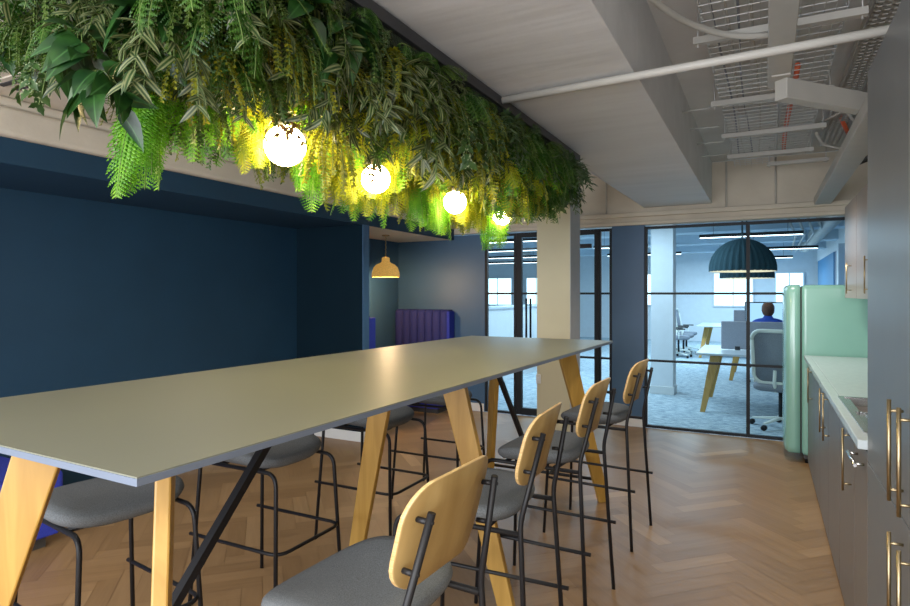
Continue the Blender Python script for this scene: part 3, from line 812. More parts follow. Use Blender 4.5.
# globe lamps
GL = [(-1.60, 1.71, 2.055, .076, 'glowing globe lamp nearest the camera among the plants'),
      (-1.60, 2.30, 2.030, .066, 'middle glowing globe lamp half covered by small leaves'),
      (-1.60, 3.10, 2.030, .066, 'third glowing globe lamp wrapped in fern fronds'),
      (-1.60, 3.80, 2.030, .062, 'farthest glowing globe lamp showing only as a glint through leaves')]
for x, y, z, r, lb in GL:
    t = thing('globe_lamp', lb, 'lamp', (x, y, z), 0, 'globe lamps among the hanging plants')
    MB().lathe([(r*math.sin(PI*k/16)+.0005, -r*math.cos(PI*k/16)) for k in range(17)], 32).build('globe', M['globe'], t)
    MB().lathe([(.001, r-.004), (.026, r-.006), (.026, r+.04), (.001, r+.045)], 16).build('lamp_holder', M['tray_black'], t)
    MB().tube([(0, 0, r+.04), (0, 0, 2.30-z)], .004, 6).build('cord', M['tray_black'], t)

# ---- plant meshes
def basis(d, up):
    d = d.normalized(); s_ = d.cross(up)
    if s_.length < 1e-4: s_ = d.orthogonal()
    s_.normalize(); return d, s_, s_.cross(d).normalized()
def leaf(mb, p, d, up, L, W, curl=.25, seg=3, prof=None, fold=.25):
    d, s_, n = basis(d, up)
    prof = prof or [(0, .0), (.3, .9), (.6, 1.), (.85, .55), (1, 0)]
    vs = []; uvs = []
    for (t_, w_) in prof:
        c = p + d*(L*t_) - n*(curl*L*t_*t_)
        if w_ < .01: w_ = .02
        vs += [c - s_*(W*w_/2) + n*(fold*W*w_/2), c, c + s_*(W*w_/2) + n*(fold*W*w_/2)]
        uvs += [(.5-.5*w_, t_), (.5, t_), (.5+.5*w_, t_)]
    fs = []
    for i in range(len(prof)-1):
        a = i*3; fs += [(a, a+1, a+4, a+3), (a+1, a+2, a+5, a+4)]
    mb.add(vs, fs, True, uvs)
def droop_path(rng, out, L, rise=.3, n=8, wob=.1):
    """stem going out then hanging down"""
    p = Vector((0, 0, 0)); d = (Vector((math.cos(out), math.sin(out), rise*rng.uniform(.3, 1.)))).normalized()
    pts = [p.copy()]; st = L/n
    for i in range(n):
        d = (d + Vector((rng.uniform(-wob, wob), rng.uniform(-wob, wob), -.42))).normalized()
        p = p + d*st; pts.append(p.copy())
    return pts
def along(pts, t_):
    n = len(pts)-1; f_ = min(max(t_*n, 0), n-1e-4); i = int(f_); k = f_-i
    return pts[i].lerp(pts[i+1], k), (pts[i+1]-pts[i]).normalized()
def thin_stem(mb, pts, r=.0012):
    mb.cur = 1
    o = len(mb.v)
    mb.tube(pts, r, 3, cap=False)
    mb.cur = 0
    for i in range(len(mb.f)):
        if i not in mb.uv: mb.uv[i] = [(0, 0)]*len(mb.f[i])
def fern_mesh(rng, L, n, spread=1., gap=.0115, PW=.015):
    mb = MB()
    for k in range(n):
        a = 2*PI*k/n + rng.uniform(-.4, .4)
        l = L*rng.uniform(.65, 1.)
        pts = droop_path(rng, a, l, .35*spread, 9, .08)
        pts = [Vector((p.x*spread, p.y*spread, p.z)) for p in pts]
        thin_stem(mb, pts, .0015)
        outv = Vector((math.cos(a), math.sin(a), .25)).normalized()
        N = int(l/gap)
        for i in range(2, N):
            t_ = i/N
            p, d = along(pts, t_)
            w = .078*min(1.2, l/.30)*(math.sin(PI*min(1, t_*.93+.07))**.6)*(1-.25*t_)+.004
            dd, s_, nn = basis(d, outv)
            for sg in (-1, 1):
                pd = (s_*sg + d*.55 + nn*rng.uniform(-.15, .15)).normalized()
                # lobed pinna: zigzag outline, droops a little
                m = 5; W = PW
                vs = [p]; uvs = [(.5, 0)]
                q = d
                for j in range(1, m+1):
                    u = j/m; c = p + pd*(w*u) - nn*(.20*w*u*u)
                    ww = W*(1-u*.75)*(1.0)
                    vs += [c - pd*(w/m*.75) + q*ww*.62, c, c - pd*(w/m*.75) - q*ww*.62]
                    uvs += [(1, u), (.5, u), (0, u)]
                fs = []
                for j in range(m):
                    b0 = 0 if j == 0 else 3*j-1
                    fs += [(b0, 3*j+1, 3*j+2), (b0, 3*j+2, 3*j+3)]
                mb.add(vs, fs, False, uvs)
    return mb
def trailing_mesh(rng, L, n, leafL, leafW, gap, prof=None, curl=.3, droop=.4, wob=.12, rise=.4, fold=.25, both=True):
    mb = MB()
    for k in range(n):
        a = 2*PI*k/n + rng.uniform(-.5, .5); l = L*rng.uniform(.5, 1.)
        pts = droop_path(rng, a, l, rise, 8, wob)
        thin_stem(mb, pts, .0016)
        N = max(3, int(l/gap))
        for i in range(1, N+1):
            p, d = along(pts, i/N)
            base = rng.uniform(0, 2*PI)
            for sg in ((0, PI) if both else (0,)):
                dd, s_, nn = basis(d, Vector((math.cos(a), math.sin(a), .3)))
                ang = (i % 2)*1.3 + sg + rng.uniform(-.5, .5)
                ld = (s_*math.cos(ang) + nn*abs(math.sin(ang))*.8 + d*rng.uniform(.2, .9) + Vector((0, 0, -droop*rng.random()))).normalized()
                sz = rng.uniform(.75, 1.15)
                leaf(mb, p, ld, nn + Vector((0, 0, .5)), leafL*sz, leafW*sz, curl, prof=prof, fold=fold)
    return mb
HEART = [(0, .35), (.06, .85), (.2, 1.), (.45, .88), (.72, .5), (.9, .18), (1, .0)]
LANCE = [(0, .1), (.15, .75), (.38, 1.), (.65, .72), (.87, .28), (1, 0)]
OVAL = [(0, .2), (.3, .95), (.65, .95), (1, .1)]
IVY = [(0, .5), (.12, 1.0), (.3, .62), (.5, .85), (.7, .42), (1, 0)]
def plant_meshes():
    rng = random.Random(11)
    out = {}
    def mk(kind, mb, m):
        o = mb.build(kind, [m, M['stem']], fix=False); me = o.data; bpy.data.objects.remove(o)
        return me
    out['fern'] = [mk('fern', fern_mesh(rng, .32, 9, 1.1, .019, .025), M['fern']) for _ in range(3)]
    out['fern_y'] = [mk('fern', fern_mesh(rng, .31, 9, 1.1, .019, .025), M['fern_y']) for _ in range(3)]
    out['fern_d'] = [mk('fern', fern_mesh(rng, .30, 10, 1.1, .019, .025), M['fern_d']) for _ in range(3)]
    out['fern_long'] = [mk('fern', fern_mesh(rng, .42, 11, .40), M['fern']) for _ in range(2)]
    out['fern_ylong'] = [mk('fern', fern_mesh(rng, .42, 11, .42), M['fern_y']) for _ in range(2)]
    out['trad'] = [mk('trad', trailing_mesh(rng, .30, 9, .078, .023, .034, LANCE, .35), M['trad']) for _ in range(4)]
    out['box'] = [mk('box', trailing_mesh(rng, .30, 18, .017, .009, .0095, OVAL, .1), M['box']) for _ in range(4)]
    out['box_o'] = [mk('box', trailing_mesh(rng, .31, 18, .015, .009, .009, OVAL, .1), M['box_o']) for _ in range(3)]
    out['big'] = [mk('big', trailing_mesh(rng, .17, 6, .15, .085, .07, HEART, .3, .8, both=False), M['big']) for _ in range(3)]
    out['red'] = [mk('red', trailing_mesh(rng, .24, 6, .055, .026, .05, LANCE, .3), M['red']) for _ in range(2)]
    out['tuft'] = [mk('tuft', trailing_mesh(rng, .25, 16, .058, .017, .021, LANCE, .2, 0, .15, 1.4), M['tuft']) for _ in range(3)]
    out['ivy'] = [mk('ivy', trailing_mesh(rng, .28, 9, .045, .036, .03, IVY, .2), M['ivy']) for _ in range(3)]
    return out
PM = plant_meshes()
INFO = {
 'fern': ('hanging_fern', 'fern', 'bright green lacy fern tucked into the hanging green mass', 'bright green ferns in the planter'),
 'fern_y': ('hanging_fern', 'fern', 'yellow-green fern lit by the globe lamps', 'yellow-green ferns in the planter'),
 'fern_d': ('hanging_fern', 'fern', 'mid green fern in the shaded part of the hanging mass', 'mid green ferns in the planter'),
 'fern_long': ('hanging_fern', 'fern', 'long bright fern trailing below the hanging mass', 'long bright trailing ferns'),
 'fern_ylong': ('hanging_fern', 'fern', 'long yellow-green fern trailing below the hanging mass', 'long yellow trailing ferns'),
 'trad': ('spiderwort_plant', 'plant', 'trailing plant with white-striped narrow leaves in the hanging mass', 'white-striped trailing plants in the planter'),
 'box': ('boxwood_spray', 'plant', 'dark spray of tiny oval green leaves in the hanging mass', 'tiny-leaved green sprays in the planter'),
 'box_o': ('boxwood_spray', 'plant', 'olive gold spray of tiny oval leaves in the hanging mass', 'tiny-leaved olive sprays in the planter'),
 'big': ('pothos_plant', 'plant', 'dark green plant with large heart-shaped leaves in the hanging mass', 'large-leaved plants in the planter'),
 'red': ('bronze_leaf_sprig', 'plant', 'bronze-leaved sprig in the hanging mass', 'bronze sprigs in the planter'),
 'tuft': ('sage_leaf_tuft', 'plant', 'bushy sage green tuft at the far end of the planter', 'sage green tufts at the far planter end'),
 'ivy': ('ivy_plant', 'plant', 'pale-edged ivy in the hanging mass', 'pale-edged ivy plants in the planter')}
def put_plant(kind, loc, rot=(0, 0, 0), sc=1., label=None):
    nm, cat, lb, gr = INFO[kind]
    me = rnd.choice(PM[kind])
    o = bpy.data.objects.new(nm, me); COL.objects.link(o)
    o.location = loc; o.rotation_euler = rot; o.scale = (sc,)*3 if not isinstance(sc, tuple) else sc
    tag(o, label or lb, cat, None if label else gr)
    return o
CAM = Vector((0, 0, 1.5))
def max_drop(x, y):
    """lowest z that still leaves the globes in sight from the standing eye"""
    zl = 0
    for gx, gy, gz, r, _ in GL[:3]:
        g = Vector((gx, gy)); p = Vector((x, y)); L2 = g.length_squared
        t_ = p.dot(g)/L2
        dist = (p - g*t_).length
        if t_ < 1.05 and dist < .15 + .1:
            zray = 1.5 + (gz-1.5)*min(t_, 1)
            zl = max(zl, zray + (.075 if dist < .15 else .0))
    return zl
def pick(r, *kw):
    c = 0
    for k, w_ in kw:
        c += w_
        if r < c: return k
    return kw[-1][0]
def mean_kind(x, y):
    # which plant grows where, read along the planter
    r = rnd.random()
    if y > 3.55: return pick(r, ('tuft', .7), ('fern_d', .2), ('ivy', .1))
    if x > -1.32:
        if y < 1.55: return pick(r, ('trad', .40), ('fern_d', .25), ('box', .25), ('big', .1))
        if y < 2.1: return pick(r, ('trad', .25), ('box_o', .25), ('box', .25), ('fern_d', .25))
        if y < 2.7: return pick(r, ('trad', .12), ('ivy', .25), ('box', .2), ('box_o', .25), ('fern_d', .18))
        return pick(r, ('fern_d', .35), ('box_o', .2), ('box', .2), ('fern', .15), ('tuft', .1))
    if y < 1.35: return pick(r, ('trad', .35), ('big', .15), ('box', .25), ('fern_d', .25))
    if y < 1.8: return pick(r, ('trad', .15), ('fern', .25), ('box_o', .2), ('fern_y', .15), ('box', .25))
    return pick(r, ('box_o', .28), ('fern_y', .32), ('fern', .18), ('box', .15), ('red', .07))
y = PY0+.05
row = 0
while y < PY1+.06:
    nx = 8
    for k in range(nx):
        x = PX0+.04 + (PX1-PX0-.07)*(k+.5*(row % 2)*.9)/(nx-.5) + rnd.uniform(-.03, .03)
        yy = y + rnd.uniform(-.04, .04)
        kind = mean_kind(x, yy)
        z = 2.30 + rnd.uniform(-.05, .03)
        if -1.95 < x < -1.25: z -= rnd.uniform(.0, .10)
        drop = .30 if kind != 'tuft' else .16
        zl = max(max_drop(x, yy), (2.20 if x < -1.75 else 2.07) if yy < 1.35 else (2.02 if yy < 1.9 else 1.93))
        sc = rnd.uniform(.85, 1.15)
        avail = z+.03-zl
        if avail < drop*sc: sc = max(.45, avail/drop)
        if any((Vector((x, yy))-Vector((g[0], g[1]))).length < .10 for g in GL): z = max(z, 2.30); sc = min(sc, .5)
        put_plant(kind, (min(x, PX1-.015), yy, z), (rnd.uniform(-.45, .45), rnd.uniform(-.45, .45), rnd.uniform(0, 6.28)), sc)
    y += .135; row += 1
# plants growing out of the side faces
yy = PY0
while yy < 3.95:
    for dx, z0, lim in ((.01, 2.335, 1.93), (-.07, 2.24, 1.90), (-.16, 2.17, 1.86)):
        x = PX1-dx if dx > 0 else PX1+dx
        y_ = yy+rnd.uniform(-.04, .04)
        if yy > 3.5: kind = 'tuft' if rnd.random() < .7 else 'fern_d'
        elif z0 > 2.3: kind = mean_kind(-1.15, y_)
        else: kind = pick(rnd.random(), ('box_o', .32), ('fern_y', .36), ('fern', .16), ('fern_d', .06), ('box', .10)) if yy > 1.6 else pick(rnd.random(), ('box', .3), ('trad', .25), ('fern_d', .3), ('box_o', .15))
        zl = max(max_drop(x, y_), lim if yy > 1.5 else lim+.1)
        if z0-zl < .08: z0 = zl+.10
        put_plant(kind, (x+rnd.uniform(-.02, .005), y_, z0+rnd.uniform(-.02, .01)), (0, R(rnd.uniform(0, 22)), rnd.uniform(0, 6.28)), min(rnd.uniform(.75, 1.05), max(.42, (z0-zl)/.26)))
    yy += .125
for k in range(11):
    for z0 in (2.36, 2.24):
        x = PX0+.02+k*.092
        kind = pick(rnd.random(), ('trad', .4), ('box', .25), ('fern_d', .2), ('big', .15))
        put_plant(kind, (x+rnd.uniform(-.03, .03), PY0-.03+(.05 if z0 < 2.3 else 0), z0 + (.04 if x < -1.8 else 0)), (R(-18), 0, rnd.uniform(0, 6.28)), rnd.uniform(.5, .6) if x < -1.8 else rnd.uniform(.65, .9))
yy = PY0+.1
while yy < 3.9:
    kind = mean_kind(-2.0, yy)
    put_plant(kind, (PX0+.02, yy, 2.33), (0, R(-15), rnd.uniform(0, 6.28)), rnd.uniform(.55, .7) if yy < 1.5 else rnd.uniform(.8, 1.05))
    yy += .15

# small sprigs tucked right under the black frame on the kitchen side
yy = PY0+.05
while yy < 3.9:
    kind = pick(rnd.random(), ('box', .4), ('ivy', .25), ('fern_d', .2), ('trad', .15)) if yy < 3.4 else 'tuft'
    put_plant(kind, (PX1-.005, yy, 2.375), (0, R(rnd.uniform(20, 50)), rnd.uniform(0, 6.28)), rnd.uniform(.38, .55))
    yy += .13
# the lamp-lit lower layer of ferns
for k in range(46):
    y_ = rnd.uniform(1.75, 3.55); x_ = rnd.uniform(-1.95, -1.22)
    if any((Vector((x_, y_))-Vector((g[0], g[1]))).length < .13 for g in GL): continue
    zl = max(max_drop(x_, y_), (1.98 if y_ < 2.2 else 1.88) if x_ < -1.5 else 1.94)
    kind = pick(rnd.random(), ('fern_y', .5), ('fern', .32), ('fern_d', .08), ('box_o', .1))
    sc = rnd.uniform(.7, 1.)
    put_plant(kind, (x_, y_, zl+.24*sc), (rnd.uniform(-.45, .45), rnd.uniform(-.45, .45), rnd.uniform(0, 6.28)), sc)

# the plants one can point at, placed along sight rays of the photo at a chosen depth plane
fcam, Hc, th = 600., 293.5, R(27.3)
def atx(u, v, X):
    a = math.atan((u-455)/fcam)-th; Y = X/math.tan(a); d = Y*math.cos(th)-X*math.sin(th)
    return (X, Y, 1.5+(Hc-v)*d/fcam)
named = [
 ('fern_long', 147, 92, -1.62, .80, 'long bright green fern hanging lowest at the near left end'),
 ('fern', 168, 100, -1.66, .62, 'bright green fern just right of the lowest hanging fern'),
 ('fern', 192, 96, -1.66, .55, 'small bright fern between the lowest fern and the first globe'),
 ('fern_ylong', 252, 95, -1.75, .72, 'yellow-green fern hanging just left of the nearest globe lamp'),
 ('fern', 238, 95, -1.78, .70, 'bright green fern one step left of the nearest globe lamp'),
 ('fern_long', 310, 125, -1.72, .86, 'long green fern hanging between the first and second globe lamps'),
 ('fern_d', 300, 105, -1.62, .6, 'mid green fern just right of the nearest globe lamp'),
 ('fern_ylong', 345, 135, -1.78, .80, 'yellow fern hanging left of the middle globe lamp'),
 ('fern_ylong', 398, 135, -1.62, .95, 'large golden fern hanging right of the middle globe lamp'),
 ('fern_y', 380, 150, -1.85, .8, 'golden fern hanging behind the middle globe lamp'),
 ('fern_y', 415, 160, -1.70, .95, 'golden fern between the middle and third globe lamps'),
 ('fern_long', 432, 175, -1.78, .95, 'green fern hanging just left of the third globe lamp'),
 ('fern_ylong', 475, 165, -1.62, 1.0, 'yellow-green fern hanging right of the third globe lamp'),
 ('fern_long', 495, 180, -1.68, 1.12, 'pale green fern trailing in front of the glass sidelight'),
 ('box_o', 330, 125, -1.40, 1.0, 'olive spray dangling between the first two globe lamps'),
 ('box_o', 455, 150, -1.5, .8, 'olive spray hanging over the third globe lamp'),
 ('fern_ylong', 365, 150, -1.80, .80, 'golden fern trailing left below the middle globe lamp'),
 ('fern_long', 415, 170, -1.62, .75, 'lime fern trailing lowest before the third globe lamp'),
 ('fern_ylong', 445, 178, -1.85, .8, 'golden fern trailing behind the third globe lamp'),
 ('fern', 535, 180, -1.45, .75, 'bright green fern hanging in front of the cream column'),
 ('fern', 515, 185, -1.55, .8, 'green fern hanging just left of the cream column'),
 ('big', 98, 70, -1.45, .72, 'large dark pointed leaves hanging at the near left end'),
 ('big', 80, 30, -1.5, .7, 'large dark leaves at the left end above the pointed cluster'),
 ('red', 287, 112, -1.42, .55, 'bronze sprig hanging in front of the nearest globe lamp'),
 ('red', 372, 160, -1.5, .45, 'small bronze sprig touching the middle globe lamp'),
 ('box_o', 452, 178, -1.5, .55, 'olive spray crossing in front of the third globe lamp'),
 ('tuft', 533, 128, -1.12, .35, 'small sprig rising over the black planter frame'),
 ('box', 205, 95, -1.6, .85, 'dark tiny-leaved spray hanging left of the yellow ferns'),
 ('tuft', 560, 165, -1.15, .95, 'sage green tuft at the outer corner of the planter end'),
 ('tuft', 540, 178, -1.35, .9, 'sage green tuft under the planter end by the column'),
 ('box', 30, 18, -1.85, .8, 'tiny-leaved spray at the upper left edge of the photo'),
 ('ivy', 60, 45, -1.75, .8, 'ivy plant at the left end beneath the striped leaves'),
]
for kind, u, v, X, sc, lb in named:
    p = atx(u, v, X)
    if kind in ('fern_long', 'fern_ylong'): sc *= 1.3
    elif kind in ('fern', 'fern_y') and v > 90: sc *= 1.15
    put_plant(kind, p, (rnd.uniform(-.1, .1), rnd.uniform(-.1, .1), rnd.uniform(0, 6.28)), sc, lb)

# ------------------------------------------------------------------ the office beyond the glass
OY = 20.4
struct(MB().box(-14, 3.2, OY, OY+.1, 0, 2.9).build('wall_office_far', M['white']), 'pale far wall of the office', 'wall')
struct(MB().box(-14.1, -14, GY+.12, OY, 0, 2.9).build('wall_office_left', M['white']), 'pale left wall of the office', 'wall')
struct(MB().box(3.1, 3.2, GY+.12, OY, 0, 2.9).build('wall_office_right', M['white']), 'pale right wall of the office', 'wall')
struct(MB().box(-14, 3.2, GY+.12, OY, 2.95, 3.05).build('ceiling_office', M['office_ceil']), 'pale exposed office ceiling', 'ceiling')
struct(MB().box(-14, RX-.08, GY, GY+.1, 0, 2.95).build('wall_office_front', M['white']), 'wall of the office beside the booths', 'wall')
struct(MB().box(WX+.1, 3.2, GY, GY+.1, 0, 2.95).build('wall_office_return', M['white']), 'wall of the office behind the kitchen wall', 'wall')
for k, y in enumerate((9.2, 11.8, 14.6, 17.4)):
    struct(MB().box(-14, 3.1, y, y+.45, 2.62, 2.95).build('ceiling_beam', M['office_ceil'], bevel=.01), 'painted downstand beam crossing the office ceiling', 'beam')
struct(MB().box(1.35, 1.6, 8.8, OY, 2.42, 2.95).build('wall_office_bulkhead', M['white']), 'white bulkhead over the blue office wall', 'wall')
for k, (a, b) in enumerate(((11.0, 13.0), (15.6, 20.0))):
    struct(MB().box(1.35, 1.45, a, b, 0, 2.42).build('wall_office_blue', M['blue_wall']), 'bright blue panel along the office side wall', 'wall')
struct(MB().box(1.37, 1.47, 13.3, 15.6, 0, 2.42).build('wall_office_side', M['navy_panel']), 'dark blue opening in the office side wall', 'wall')
struct(MB().box(1.2, 1.5, 13.0, 13.3, 0, 2.42).build('column_office_side', M['white']), 'white pier in the office side wall', 'column')
# windows
for i, (x0, x1, z0, z1) in enumerate(((-1.40, -.33, 1.13, 2.12), (-4.3, -3.22, 1.13, 2.12), (-9.3, -8.2, 1.1, 2.05), (-7.6, -6.9, 1.1, 2.05), (-12, -10.6, 1.1, 2.05), (.3, 1.0, 1.2, 2.1))):
    t = thing('window_%d' % (i+1), 'bright daylit window in the far office wall', 'window'); t['kind'] = 'structure'
    MB().box(x0, x1, OY-.03, OY-.02, z0, z1).build('pane', M['daylight'], t)
    fr = MB(); fr.box(x0-.04, x0, OY-.06, OY, z0-.04, z1+.04); fr.box(x1, x1+.04, OY-.06, OY, z0-.04, z1+.04)
    fr.box(x0, x1, OY-.06, OY, z0-.04, z0); fr.box(x0, x1, OY-.06, OY, z1, z1+.04)
    fr.box((x0+x1)/2-.015, (x0+x1)/2+.015, OY-.05, OY-.01, z0, z1)
    fr.build('frame', M['white'], t)
# office column
struct(MB().box(-1.52, -1.20, 9.35, 9.67, .0, 2.95).build('column_office', M['white'], bevel=.008), 'white column in the office behind the glass', 'column')
struct(MB().box(-1.535, -1.185, 9.335, 9.685, 0, .12).build('baseboard_office', M['white_gloss'], bevel=.004), 'white skirting around the office column', 'baseboard')
# low storage
t = thing('storage_unit', 'long low white storage wall seen through the glass door', 'storage unit')
MB().box(-4.5, -3.94, 8.6, 14.0, 0, 1.24).build('carcass', M['white'], t, bevel=.004)
MB().box(-4.52, -3.92, 8.58, 14.02, 1.24, 1.27).build('top', M['desk_top'], t)
# linear lights
lin = [((-.9, 10.0), (.5, 10.0)), ((-4.2, 9.3), (-2.6, 9.3)), ((-5.5, 11.3), (-3.4, 11.3)), ((-3.2, 13.8), (-1.6, 13.8)), ((-6.5, 13.5), (-4.5, 13.5)), ((-1.2, 16.4), (.6, 16.4)), ((-8.5, 15.8), (-5.5, 15.8)), ((-2.9, 11.4), (-1.9, 11.4)), ((-.4, 13.2), (.9, 13.2))]
places = ['beside the big dome pendants', 'nearest, seen through the sidelight', 'over the low storage wall', 'beyond the office column', 'deep behind the glass door', 'near the bright far window', 'at the far left of the office', 'just behind the slate blue panel', 'above the seated person']
for (a, b), pl in zip(lin, places):
    t = thing('linear_light', 'slim black linear light with white glow ' + pl, 'light', (0, 0, 0), 0, 'linear lights in the office')
    z = 2.36
    MB().box(a[0], b[0], a[1]-.03, a[1]+.03, z, z+.05).build('body', M['black'], t)
    MB().box(a[0]+.01, b[0]-.01, a[1]-.025, a[1]+.025, z-.008, z).build('diffuser', M['strip'], t)
    for x in (a[0]+.2, b[0]-.2): MB().tube([(x, a[1], z+.05), (x, a[1], 2.95)], .003, 5).build('hanging_wire', M['black'], t)
# ducts
for x, y0, y1, z, r, lb in ((.95, 8.2, 18, 2.72, .15, 'round silver duct along the right of the office ceiling'), (-.05, 7.6, 9.1, 2.74, .17, 'short wide duct above the dome pendants'), (-2.6, 9.7, 19, 2.76, .10, 'slim duct along the middle of the office ceiling'), (-6.5, 9.7, 19, 2.76, .12, 'slim duct over the left of the office')):
    t = thing('ceiling_duct', lb, 'duct')
    b = MB(); b.lathe([(r, 0), (r, y1-y0)], 20)
    o = b.build('body', M['cream_metal'], t); o.rotation_euler = (-PI/2, 0, 0); o.location = (x, y0, z)
    bb = MB()
    for k in range(int((y1-y0)/.8)): bb.lathe([(r+.006, k*.8+.3), (r+.006, k*.8+.33)], 20)
    o = bb.build('seam_band', M['wire'], t); o.rotation_euler = (-PI/2, 0, 0); o.location = (x, y0, z)
for k in range(4):
    pipe('ceiling_pipe', [(.15+k*.12, 7.6+k*.3, 2.55+.02*k), (.5+k*.14, 12.5, 2.55+.02*k), (.62+k*.1, 18, 2.6)], .02, M['cream_metal'], 'silver pipe running lengthwise under the office ceiling at the right', 'pipe', 8, 'silver pipes in the office')
# domes
def dome(cx, cy, zb, r, lb):
    t = thing('dome_pendant', lb, 'pendant lamp', (cx, cy, 0), 0, 'ribbed dome pendants in the office')
    prof = [(r, zb), (r*1.0, zb+.03)] + [(r*math.cos(a)*1.0+.0, zb+.03+r*.98*math.sin(a)) for a in [R(6*k) for k in range(1, 15)]] + [(.03, zb+.03+r*.985)]
    MB().lathe(prof, 128, rib=-.06, ribstep=4).build('lamp_shade', M['felt'], t)
    MB().lathe([(r*.94, zb+.002), (r*.93, zb+.03)] + [(r*.925*math.cos(a), zb+.03+r*.90*math.sin(a)) for a in [R(10*k) for k in range(1, 9)]], 48).build('lining', M['shade_in'], t)
    MB().lathe([(r*.985, zb+.004), (r*.965, zb-.004), (r*.93, zb+.004)], 48).build('rim', M['shade_in'], t)
    MB().tube([(0, 0, zb+.03+r*.97), (0, 0, 2.95)], .012, 8).build('cord', M['felt'], t)
    MB().lathe([(.001, zb+.2), (.05, zb+.22), (.06, zb+.27), (.03, zb+.33)], 16).build('bulb', emit_mat('dome_bulb', (1, .85, .6), 6), t)
dome(-.27, 9.0, 1.80, .42, 'big ribbed blue grey dome pendant, the nearer one behind the glass')
dome(-.27, 11.2, 1.755, .42, 'second ribbed dome pendant lower behind the nearer one')

# desks
def desk(x0, x1, yc, w, lb, screen=None, sx=None, slb=None):
    t = thing('office_desk', lb, 'desk', (0, 0, 0), 0, 'white topped desks with oak legs')
    MB().box(x0, x1, yc-w/2, yc+w/2, .725, .75).build('desktop', M['desk_top'], t, bevel=.003)
    MB().box(x0+.15, x1-.15, yc-.05, yc+.05, .68, .725).build('rail', M['black'], t)
    for x, s_ in ((x0+.22, -1), (x1-.22, 1)):
        for sy in (-1, 1):
            MB().beam((x, yc+sy*(w/2-.25), .725), (x+s_*.14, yc+sy*(w/2-.06), 0), .12, .04, .06, .035, wdir=(1, 0, 0), zcut=True).build('leg', M['oak_leg'], t, bevel=.004)
    if screen:
        tt = thing('desk_screen', slb, 'screen', (0, 0, 0), 0, 'mauve grey desk screens')
        MB().box(sx[0], sx[1], yc-.02, yc+.02, .76, screen).build('panel', M['screen_fabric'], tt, bevel=.012, seg=3)
        for x in (sx[0]+.2, sx[1]-.2): MB().box(x-.03, x+.03, yc-.03, yc+.03, .75, .80).build('clamp', M['black'], tt)
    return t
desk(-.78, 1.15, 8.8, 1.35, 'nearest white topped office desk on splayed oak legs', 1.13, (-.52, 1.15), 'wide mauve grey felt screen on the nearest office desk')
desk(-.60, 1.15, 12.0, 1.4, 'second office desk row in front of the seated person', 1.20, (-.50, .62), 'smaller mauve grey screen behind the nearest one')
desk(-1.42, .2, 15.8, 1.7, 'office desk by the three grey task chairs', None)

# task chairs
def make_task_chair():
    t = thing('task_chair', 'x', 'office chair')
    for k in range(5):
        a = 2*PI*k/5 + .3
        l = MB(); l.beam((0, 0, .11), (.30*math.cos(a), .30*math.sin(a), .075), .05, .03, .03, .02, wdir=(-math.sin(a), math.cos(a), 0))
        lo = l.build('base_arm', M['chair_frame'], t, bevel=.006)
        w_ = MB(); c = (.30*math.cos(a), .30*math.sin(a), .03)
        w_.lathe([(.001, -.022), (.03, -.022), (.03, .022), (.001, .022)], 12, c=c, axis='x')
        w_.build('caster', M['black'], lo)
    MB().tube([(0, 0, .10), (0, 0, .42)], .024, 10).build('gas_lift', M['black'], t)
    sr = []
    for sc, z in ((.85, .42), (.98, .44), (1, .47), (.96, .50), (.7, .51)):
        sr.append([(p[0]*sc, p[1]*sc, z) for p in rounded(.48, .50, .12, 5)])
    MB().loft(sr).build('seat', M['mesh'], t)
    # back frame
    outl = rounded(.46, .58, .10, 6)
    def bk(p, off=0): return (-.21 - .10*(p[1]/.29)*.5 - .03 + .05*(p[0]/.23)**2*.6 + off, p[0], .80+p[1])
    fr = MB(); ring = [bk((p[0], p[1])) for p in outl]; ring.append(ring[0])
    fr.tube(ring, .024, 6); fr.build('back_frame', M['chair_frame'], t)
    ms = MB(); ms.loft([[bk((p[0]*s_, p[1]*s_), o_) for p in outl] for s_, o_ in ((.05, .003), (.97, .003), (.97, -.003), (.05, -.003))])
    ms.build('backrest', M['mesh'], t)
    MB().tube([(-.05, 0, .42), (-.20, 0, .43), (-.26, 0, .52), (-.235, 0, .66)], .018, 8).build('back_support', M['chair_frame'], t)
    for s_ in (-1, 1):
        MB().tube([(-.02, .22*s_, .44), (-.02, .27*s_, .50), (-.02, .27*s_, .66)], .013, 8).build('armrest_post', M['chair_frame'], t)
        MB().box(-.14, .12, .27*s_-.035, .27*s_+.035, .66, .685).build('armrest', M['black'], t, bevel=.01)
    return t
tc0 = make_task_chair()
tchairs = [(.16, 7.62, R(75), 'ivory framed task chair beside the fridge, nearest behind the glass', None),
           (-1.80, 14.95, R(12), 'grey task chair at the left desk, nearest of the three', 'three grey task chairs at the left office desk'),
           (-1.78, 15.75, R(4), 'grey task chair at the left desk, second of the three', 'three grey task chairs at the left office desk'),
           (-1.80, 16.55, R(-6), 'grey task chair at the left desk, farthest of the three', 'three grey task chairs at the left office desk'),
           (-3.6, 11.4, R(100), 'task chair standing alone left of the office column', None),
           (.05, 11.22, R(90), 'task chair carrying the person in blue', None)]
for i, (x, y, a, lb, g) in enumerate(tchairs):
    if i == 0: tc0.location = (x, y, 0.002); tc0.rotation_euler = (0, 0, a); tc0['label'] = lb
    else:
        c_ = dup(tc0, (x, y, 0.002), a, lb, g)
        if i == 5: c_.scale = (.95, .95, .90)

